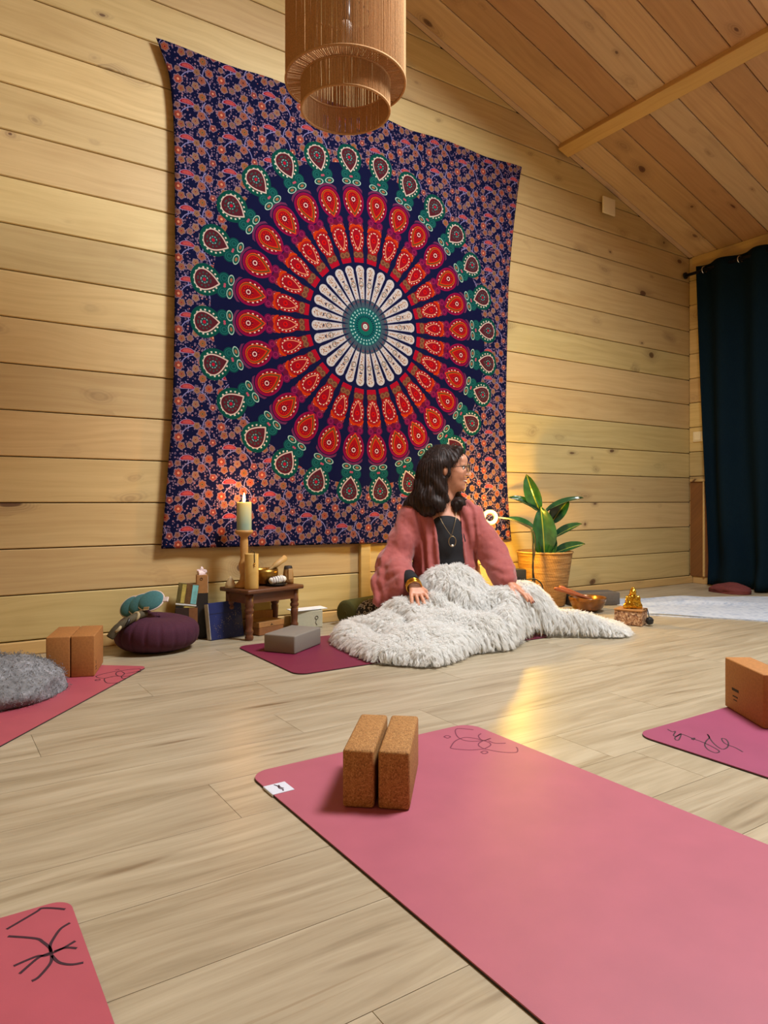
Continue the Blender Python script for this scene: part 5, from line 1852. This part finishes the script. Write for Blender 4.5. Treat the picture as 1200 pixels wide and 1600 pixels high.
MB().box(-.0006, .0526, -.0006, .0444, .0, .212).build('dark_sleeve', plain('black_brown_sleeve', srgb(34, 26, 20), .6), tb)
tag(tb, 'tall tan card box with a printed ring standing between the decks and the blue box', 'box')
ts_ = lump('tissue_paper', (1.086, 3.212, .298), (.022, .018, .026), plain('pink_white_tissue', srgb(222, 200, 200), .6), 'crumpled pinkish white tissue on top of the tall card box', 'tissue', 6, .9, .2, smooth=False, n=14, m=9)

# ------------------------------------------------------------------ burgundy meditation cushion with pleats
g = G('burgundy_cotton')
n = g.noise(g.coord(), 200, 2, .6)
g.bump(n, .2, .001)
ZAFU = g.done(g.ramp(n, [(.3, srgb(58, 16, 38)), (.7, srgb(70, 22, 46))]), .9)
v, f = [], []
NA, NP = 144, 18
for j in range(NP + 1):
    p = -PI / 2 + PI * j / NP
    for k in range(NA):
        a = 2 * PI * k / NA
        rr_ = .178 * (abs(math.cos(p)) ** .55)
        z = .074 * math.copysign(abs(math.sin(p)) ** .8, math.sin(p))
        pl_ = .006 * (1 - abs(math.sin(a * 9))) ** 4 * max(0, math.cos(p)) ** .6
        sagz = .010 * math.cos(a - 2.4) * (z > 0)
        v.append(((rr_ - pl_) * math.cos(a), (rr_ - pl_) * math.sin(a) * .93, z + .074 + sagz * max(0, math.sin(p))))
for j in range(NP):
    for k in range(NA):
        a, b = j * NA + k, j * NA + (k + 1) % NA
        f.append((a, b, b + NA, a + NA))
zf = link_mesh('meditation_cushion', raw_mesh('meditation_cushion', v, f, True), ZAFU, None, (.838, 3.060, .001))
tag(zf, 'round burgundy pleated meditation cushion on the floor by the wall', 'cushion')
MB().tube([(.012 * math.cos(a), .012 * math.sin(a), .146) for a in np.linspace(0, 2 * PI, 20)], .003, 6).build('centre_button', ZAFU, zf)

# teal padded pieces with pale piping stacked on it
TEAL = plain('teal_felt', srgb(60, 108, 112), .9, 120, .12, .3)
PIPE = plain('pale_pink_piping', srgb(206, 190, 186), .7, 60, .05, .1)
def pad(loc, rx, ry, th, rot, label, name='padded_strap', strap=True):
    o = empty(name, loc)
    o.rotation_euler = rot
    MB().ball((0, 0, 0), rx, ry, th, 28, 12).build('pad', TEAL, o, smooth=True)
    MB().tube([(rx * 1.0 * math.cos(a), ry * 1.0 * math.sin(a), 0) for a in np.linspace(0, 2 * PI, 33)], .0034, 6, cap=False).build('piping', PIPE, o, smooth=True)
    if strap:
        MB().rbox(-rx * .3, rx * .15, -ry - .006, -ry + .012, -th * .4, th * .9, .003, 2).build('buckle', CHROME, o)
        MB().rbox(rx * .2, rx * 1.35, -.012, .012, -.004, .004, .002, 1).build('tab', PIPE, o)
    tag(o, label, 'padded strap', 'teal padded straps on the cushion')
    return o
pad((.806, 3.040, .216), .058, .050, .018, (R(50), R(-6), R(-40)), 'topmost teal padded strap with pale piping on the burgundy cushion')
pad((.772, 3.072, .200), .056, .046, .017, (R(58), R(-22), R(-30)), 'second teal padded strap from the top on the burgundy cushion')
pad((.742, 3.104, .188), .054, .042, .016, (R(62), R(-34), R(-24)), 'lowest teal padded strap, half covered, on the burgundy cushion')
DKG = plain('dark_olive_webbing', srgb(74, 66, 46), .8, 90, .2, .3)
LTG = plain('beige_webbing', srgb(168, 152, 116), .8, 90, .2, .3)
sl = MB().tube(catmull([(.78, 3.03, .166), (.74, 3.01, .160), (.70, 2.99, .148), (.655, 2.985, .122), (.628, 2.99, .085)], 5), [.016] * 21, 10)
so = sl.build('webbing_strap', DKG, None, smooth=True)
for q, (cx_, cy_, cz_) in enumerate(((.735, 3.008, .159), (.690, 2.989, .144), (.655, 2.985, .122))):
    MB().torus((cx_, cy_, cz_), .0165, .0065, (-.8, -.3, .4 + .2 * q), 18, 8).build('band', LTG if q != 1 else BLACK_PLASTIC, so, smooth=True)
tag(so, 'rolled olive and beige webbing strap hanging off the burgundy cushion', 'strap')

# ------------------------------------------------------------------ grey wool blanket at the left edge
g = G('grey_wool')
c = g.coord()
n = g.noise(c, 60, 4, .7); n2 = g.noise(c, 9, 2, .5)
g.bump(n, .8, .006)
WOOL = g.done(g.ramp(n * .7 + n2 * .3, [(.32, srgb(88, 88, 90)), (.55, srgb(128, 128, 131)), (.7, srgb(166, 168, 176))]), .95)
wl_ = lump('wool_blanket', (.170, 2.620, .006), (.240, .22, .112), WOOL, 'grey felted wool blanket bunched on the coral mat at the left edge', 'blanket', 12, .28, .15, n=64, m=40, rz=R(30))

wm = wl_.data
wv = np.zeros(len(wm.vertices) * 3); wm.vertices.foreach_get('co', wv); wv = wv.reshape(-1, 3)
wnn = np.zeros(len(wm.vertices) * 3); wm.vertices.foreach_get('normal', wnn); wnn = wnn.reshape(-1, 3)
wg = np.random.default_rng(8)
wi = wg.integers(0, len(wv), 9000)
wroot = wv[wi] + wg.normal(0, .005, (len(wi), 3))
wdir = wnn[wi] + wg.normal(0, .8, (len(wi), 3))
ws = np.stack([wroot, wroot + wdir * .0015, wroot + wdir * .0025 + wg.normal(0, .001, (len(wi), 3))], 1)
ws[:, :, 2] = np.maximum(ws[:, :, 2], .0)
wf_ = hair_curves('wool_fuzz', ws, np.array((.0009, .0008, .0004)), WOOL, wl_)
wf_['kind'] = 'stuff'

# ------------------------------------------------------------------ bolster and patterned cushion beside her
GREEN = plain('olive_green_cotton', srgb(66, 66, 22), .9, 120, .12, .2)
bo = empty('bolster', (1.800, 3.095, .068), R(18))
MB().tube([(0, 0, 0), (.006, 0, 0), (.012, 0, 0), (.40, 0, 0)], [.050, .062, .066, .066], 32).build('cover', GREEN, bo, smooth=True)
MB().tube([(-.0015, 0, 0), (.002, 0, 0)], [.012, .014], 16).build('end_disc', GREEN, bo)
tag(bo, 'olive green round bolster lying behind the fur throw', 'bolster')
g = G('black_white_print')
d, cc = g.voro(g.coord(), 60, 1, out='both')
PATT = g.done(g.mix((d > .34) * (d < .52), (*srgb(26, 26, 28), 1), (*srgb(168, 164, 154), 1)), .9)
pc = MB().ball((0, 0, .075), .095, .085, .076, 32, 18, lambda q: 1 + .12 * abs(q.x * q.y)).build('print_cushion', PATT, None, (1.90, 2.965, .002), (0, 0, R(15)), smooth=True)
tag(pc, 'black and white patterned cushion tucked between the bolster and the woman', 'cushion')

# ------------------------------------------------------------------ rubber plant in a seagrass basket
bx_, by_ = 3.215, 3.06
def basket_mat():
    g = G('seagrass')
    x, y, z = g.sep(g.coord())
    a = g.m('ARCTAN2', y, x)
    rowi = g.m('FLOOR', z * 120.0)
    st = g.m('SINE', a * 70.0 + rowi * 1.7 + g.noise(g.coord(), 60, 2) * 3.0)
    rowh = g.m('SINE', z * 120.0 * 2 * PI)
    n = g.noise(g.xyz(x * 8.0, y * 8.0, z * 90.0), 1.0, 3, .6)
    col = g.ramp(n, [(.25, srgb(118, 82, 38)), (.5, srgb(168, 124, 66)), (.75, srgb(200, 158, 96))])
    g.bump(st * .5 + rowh * .6, .3, .003)
    return g.done(g.mix(g.step(.3, 1, st) * .25, col, srgb(110, 74, 34)), .75)
bas = empty('plant_pot', (bx_, by_, 0))
BASK = basket_mat()
MB().lathe([(.0, .002), (.118, .002), (.126, .012), (.140, .12), (.160, .26), (.170, .326), (.172, .332), (.166, .334), (.158, .300), (.150, .270), (.0, .268)], 56, close=False).build('basket', BASK, bas, smooth=True)
MB().torus((0, 0, .331), .170, .006, n=60, k=8).build('rim', BASK, bas, smooth=True)
SOIL = plain('potting_soil', srgb(40, 28, 20), .95, 90, .3, .8)
MB().lathe([(.0, .285), (.15, .28), (.154, .27)], 40, close=False).build('soil', SOIL, bas, smooth=True)
tag(bas, 'woven seagrass basket holding the rubber plant', 'plant pot')
def leaf_mat():
    g = G('rubber_plant_leaf')
    x, y, z = g.sep(g.coord())
    n = g.noise(g.coord(), 20, 3, .5)
    col = g.ramp(n, [(.3, srgb(20, 54, 36)), (.7, srgb(32, 74, 46))])
    mid = 1 - g.step(.0015, .0045, g.m('ABSOLUTE', x))
    vein = g.m('SINE', (z * 260.0 if False else y * 260.0) + g.m('ABSOLUTE', x) * 160.0)
    g.bump(vein * .4 + n, .12, .002)
    return g.done(g.mix(mid * .7, col, srgb(120, 130, 60)), .22, **{'Coat_Weight': .3})
LEAF = leaf_mat()
plant = empty('rubber_plant', (bx_, by_, .285))
STEM = plain('green_brown_stem', srgb(92, 88, 44), .6, 60, .15, .15)
MB().tube(catmull([(0, 0, -.02), (-.004, .004, .10), (-.010, .0, .22), (-.02, .0, .32)], 5), .0065, 8).build('stem', STEM, plant, smooth=True)
MB().tube(catmull([(.02, .01, -.02), (.012, .012, .05), (.03, .02, .10)], 5), .005, 8).build('stem', STEM, plant, smooth=True)
def leaf(base, tip, width, normal, curl=.03, sheath=True):
    """blade from base to tip in the plant's image-aligned frame"""
    base, tip, normal = Vector(base), Vector(tip), Vector(normal)
    ax = tip - base
    L = ax.length
    yv = ax.normalized()
    zv = (normal - yv * normal.dot(yv)).normalized()
    xv = yv.cross(zv)
    v, f = [], []
    NL, NW = 18, 8
    for i in range(NL + 1):
        t = i / NL
        w = width * (math.sin(PI * min(1, t * .97 + .015)) ** .62) * (1 - .25 * t)
        if t > .93: w *= (1 - t) / .07 * .8 + .12
        for j in range(NW + 1):
            s_ = j / NW * 2 - 1
            v.append((s_ * w, t * L, -curl * (t - .35) ** 2 * 1.6 + abs(s_) * w * .28 - .004 * math.cos(s_ * PI)))
    for i in range(NL):
        for j in range(NW):
            a = i * (NW + 1) + j
            f.append((a, a + 1, a + NW + 2, a + NW + 1))
    n0 = len(v)
    v += [(a, b, c - .0012) for a, b, c in v]
    f += [tuple(q + n0 for q in t[::-1]) for t in f]
    me = raw_mesh('leaf', v, f, True)
    o = link_mesh('leaf', me, LEAF, plant)
    Mw = Matrix(((xv.x, yv.x, zv.x, base.x), (xv.y, yv.y, zv.y, base.y), (xv.z, yv.z, zv.z, base.z), (0, 0, 0, 1)))
    o.matrix_local = Matrix.Rotation(-CAM_YAW, 4, 'Z') @ Mw
    return o
# points in metres right / away / up from the soil centre
leaf((-.035, -.01, .300), (-.127, -.05, .520), .056, (-.45, -.85, .15), .04)
leaf((-.016, -.01, .290), (-.212, -.03, .407), .044, (-.35, -.45, .80), .05)
leaf((.000, -.01, .300), (.224, -.03, .405), .040, (-.25, -.35, .9), .04)
leaf((.045, .02, .225), (.142, -.02, .375), .056, (-.5, -.85, .1), .03)
leaf((-.050, -.03, .185), (-.245, -.08, .278), .038, (-.15, -.5, .85), .05)
leaf((-.012, -.06, .030), (-.040, -.10, .325), .086, (.05, -1, .15), .03)
leaf((.045, -.02, .135), (.208, -.06, .235), .040, (-.3, -.55, .75), .03)
leaf((.045, -.03, .040), (.224, -.08, .112), .040, (-.15, -.65, .7), .03)
leaf((-.040, -.06, .030), (-.075, -.08, .140), .022, (-.6, -.7, .2), .02)
leaf((.005, -.05, .000), (.050, -.09, .125), .034, (-.3, -.9, .2), .02)
tag(plant, 'rubber plant with big glossy dark green leaves growing in the basket', 'plant')

# ------------------------------------------------------------------ ring-shaped grow lamp on a gooseneck
rl = empty('ring_lamp', (2.995, 2.95, 0))
RX, RY, RZ = 2.725, 3.02, .552
g = G('lit_ring')
g.b.inputs['Base Color'].default_value = (1, .9, .6, 1)
g.b.inputs['Emission Color'].default_value = (1.0, .68, .10, 1)
g.b.inputs['Emission Strength'].default_value = 3.2
GLOW = g.mat
vx = Vector((-RX, -RY, .64 - RZ)).normalized()
off = Vector((RX - 2.995, RY - 2.95, RZ))
MB().torus(off, .034, .0105, tuple(Vector((-.62, -.78, .18))), 40, 12).build('light_ring', GLOW, rl, smooth=True)
MB().torus(off + Vector((.008, .010, 0)), .036, .0115, tuple(Vector((-.62, -.78, .18))), 40, 10).build('ring_housing', BLACK_PLASTIC, rl, smooth=True)
MB().tube(catmull([tuple(off + Vector((.030, .010, .0))), (-.14, .035, .540), (-.03, .02, .50), (.0, .0, .46), (.004, -.004, .30), (.004, 0, .012)], 8), .0052, 8).build('gooseneck', BLACK_PLASTIC, rl, smooth=True)
MB().tube(catmull([(.0, -.008, .47), (.014, -.012, .43), (.012, -.010, .34), (-.006, -.010, .26), (.016, -.008, .16), (.010, -.004, .10)], 6), .0042, 6).build('wound_cable', BLACK_PLASTIC, rl, smooth=True)
MB().lathe([(.0, 0), (.045, 0), (.045, .012), (.012, .020), (.010, .05)], 24, (.004, 0, .001), close=False).build('base', BLACK_PLASTIC, rl, smooth=True)
tag(rl, 'glowing yellow ring lamp on a black gooseneck beside the basket', 'lamp')
pl_ = bpy.data.lights.new('ring_light', 'POINT'); pl_.energy = 30.0; pl_.color = (1.0, .58, .06); pl_.shadow_soft_size = .03
plo = bpy.data.objects.new('ring_light', pl_); COL.objects.link(plo); plo.location = (RX + .075, RY - .085, RZ - .008)
# dark speaker box and pale salt lamp block behind her arm
spk = MB().rbox(-.055, .055, -.04, .04, 0, .245, .006, 2).build('speaker', BLACK_PLASTIC, None, (2.905, 2.995, .001), (0, 0, R(-30)), auto=40)
MB().lathe([(.030, 0), (.034, .004), (.026, .006), (.0, .003)], 24, close=False).xf(Matrix.Rotation(R(90), 4, 'X')).build('speaker_cone', BLACK_METAL, spk, (0, -.0405, .17))
MB().tube(catmull([(.05, -.042, .185), (.10, -.06, .19), (.145, -.05, .15), (.15, -.03, .05), (.13, -.03, .008)], 6), .004, 6).build('cable', BLACK_PLASTIC, spk, smooth=True)
tag(spk, 'small black speaker with a cable between her arm and the basket', 'speaker')
sl_ = MB().rbox(-.024, .024, -.02, .02, 0, .285, .008, 2).build('salt_block', plain('pale_pink_salt', srgb(232, 200, 176), .5, 30, .15, .3), None, (2.772, 2.985, .001), (0, 0, R(-20)), auto=40)
MB().rbox(.0241, .030, -.014, .014, .190, .275, .003, 2).build('dark_plate', BLACK_PLASTIC, sl_)
tag(sl_, 'pale pink upright block with a dark plate just behind her left forearm', 'block')

# ------------------------------------------------------------------ bowl, mallets, slab, gold figure, rug at the right
AMBER = plain('amber_brown_bowl', srgb(124, 78, 30), .28, 30, .18, .04, **{'Metallic': .35, 'Coat_Weight': .4})
wbw = MB().lathe([(.0, 0), (.050, .0), (.085, .022), (.104, .062), (.108, .082), (.105, .085), (.100, .080), (.095, .060), (.075, .026), (.0, .012)], 44, close=False).build('wide_bowl', AMBER, None, (3.235, 2.74, .001), smooth=True)
tag(wbw, 'wide amber brown bowl with two mallets near the gold figure', 'bowl')
MAHO = plain('reddish_mallet_wood', srgb(150, 82, 48), .4, 40, .1, .05)
def stick(a, b, r0, r1, label):
    a, b = np.array(a), np.array(b)
    o = MB().tube([tuple(a + (b - a) * t) for t in (0, .05, .5, .95, 1)], [r0 * .7, r0, (r0 + r1) / 2, r1, r1 * .7], 14).build('bowl_mallet', MAHO, None, smooth=True)
    return tag(o, label, 'mallet', 'mallets in the wide bowl')
stick((2.985, 2.765, .150), (3.235, 2.71, .072), .0105, .0085, 'lighter reddish mallet lying in the wide bowl, nearer of the two')
stick((3.115, 2.85, .140), (3.255, 2.78, .078), .0135, .0100, 'darker mallet lying in the wide bowl, farther of the two')
SLAB = plain('slate_grey_foam', srgb(92, 84, 76), .8, 80, .06, .08)
slb = MB().rbox(-.16, .16, -.075, .075, 0, .078, .005, 2).build('foam_slab', SLAB, None, (3.475, 2.92, .001), (0, 0, R(-22)), auto=40)
tag(slb, 'dark grey foam slab lying behind the amber bowl', 'yoga block')
WICK = G('woven_box')
d, cc = WICK.voro(WICK.coord(), 150, 1, out='both')
WICK.bump(d, .7, .004)
WICKM = WICK.done(WICK.ramp(WICK.sep(cc)[0], [(.0, srgb(104, 66, 44)), (.5, srgb(168, 122, 84)), (1.0, srgb(214, 178, 140))]), .8)
wx = empty('woven_box', (3.008, 2.372, .001), math.atan2(-.144, .06))
MB().rbox(0, .140, 0, .115, 0, .072, .004, 2).build('body', WICKM, wx)
MB().rbox(-.002, .142, -.002, .117, .072, .082, .003, 2).build('lid', CARD2, wx)
MB().tube(catmull([(.138, .04, .084), (.150, .05, .088), (.158, .05, .070), (.164, .05, .04)], 5), .0025, 6).build('ribbon', BLACK_PLASTIC, wx)
MB().ball((.166, .05, .026), .020, n=18, m=12, fn=lambda q: 1 + .1 * math.sin(q.x * 19) * math.sin(q.z * 17)).build('pompom', BLACK_PLASTIC, wx)
tag(wx, 'small woven box with a black pompom on the floor near the rug', 'box')
GOLDF = plain('polished_gold', srgb(214, 160, 52), .2, 50, .15, .1, Metallic=1.0)
gs = SDF((-.06, -.06, -.01), (.06, .06, .115), .0022)
gs.ell((0, 0, .020), (.040, .032, .022), .01)
gs.ell((.004, 0, .046), (.030, .026, .034), .012)
gs.ell((.006, 0, .086), (.0185, .018, .020), .008)
gs.ell((.006, 0, .106), (.008, .008, .008), .006)
gs.cone((-.026, -.010, .058), (-.034, -.016, .020), .010, .009, .008)
gs.cone((.030, -.010, .058), (.036, -.016, .020), .010, .009, .008)
gs.cone((-.036, -.012, .012), (.036, -.016, .012), .013, .013, .008)
gs.func((-.06, -.06, -.02), (.06, .06, .006), lambda X, Y, Z: Z - .002 + 0 * X + 0 * Y, .002, 'sub')
gf = link_mesh('gold_figurine', gs.mesh('gold_figurine', 0, lambda p, n: (vnoise(p * 90) - .5) * .005), GOLDF, None, (3.008 + .075 * .385 + .058 * .923, 2.372 - .075 * .923 + .058 * .385, .0815), (0, 0, -CAM_YAW))
tag(gf, 'small shiny gold seated figurine on the woven box', 'figurine')
bd = MB().ball((0, 0, .014), .014).build('black_bead', BLACK_PLASTIC, None, (3.07, 2.60, .001), smooth=True)
tag(bd, 'small black ball on the floor between the bowl and the throw', 'ball')
# thin white and blue rug
g = G('white_blue_cotton')
x, y, z = g.sep(g.coord())
ck = g.m('SINE', x * 130.0) * g.m('SINE', y * 130.0)
n = g.noise(g.coord(), 14, 4, .7)
n2 = g.noise(g.xyz(x * 3.0, y * 16.0, 0), 3.0, 3, .7)
RUG = g.done(g.mix(g.step(.45, .65, n * .5 + n2 * .5) * .6 + g.step(.2, .8, ck) * .15, (*srgb(190, 198, 210), 1), (*srgb(124, 144, 176), 1)), .9)
co = [np.array(p) for p in ((3.36, 2.47), (3.66, 2.06), (4.30, 1.60), (4.72, 2.36), (3.95, 3.00), (3.62, 2.98))]
rv, rf = [], []
NR, MR = 60, 44
for i in range(NR + 1):
    for j in range(MR + 1):
        s_, t_ = i / NR, j / MR
        a = np.array((3.36, 2.50)) * (1 - s_) + np.array((4.05, 1.55)) * s_
        b = np.array((3.72, 3.02)) * (1 - s_) + np.array((4.80, 2.45)) * s_
        p = a + (b - a) * t_
        p = p + np.array((.012 * math.sin(s_ * 17 + 1), .016 * math.sin(t_ * 11 + s_ * 5)))
        hgt = .005 + .010 * max(0, math.sin(s_ * 9 + t_ * 4)) * max(0, math.sin(t_ * 7 + 1)) + .024 * math.exp(-((t_ - .62 - .1 * s_) / .05) ** 2) * math.exp(-((s_ - .45) / .28) ** 2)
        rv.append((p[0] - 4, p[1] - 2.4, hgt))
for i in range(NR):
    for j in range(MR):
        a = i * (MR + 1) + j
        rf.append((a, a + MR + 1, a + MR + 2, a + 1))
n0 = len(rv)
rv += [(a, b, .0008) for a, b, c in rv]
rf += [tuple(q + n0 for q in t[::-1]) for t in rf]
bi = list(range(MR + 1)) + [i * (MR + 1) + MR for i in range(1, NR + 1)] + [NR * (MR + 1) + j for j in range(MR - 1, -1, -1)] + [i * (MR + 1) for i in range(NR - 1, 0, -1)]
rf += [(bi[i], n0 + bi[i], n0 + bi[(i + 1) % len(bi)], bi[(i + 1) % len(bi)]) for i in range(len(bi))]
rug = link_mesh('cotton_rug', raw_mesh('cotton_rug', rv, rf, True), RUG, None, (4, 2.4, 0))
tag(rug, 'thin white and blue woven cotton cloth spread on the floor', 'rug')
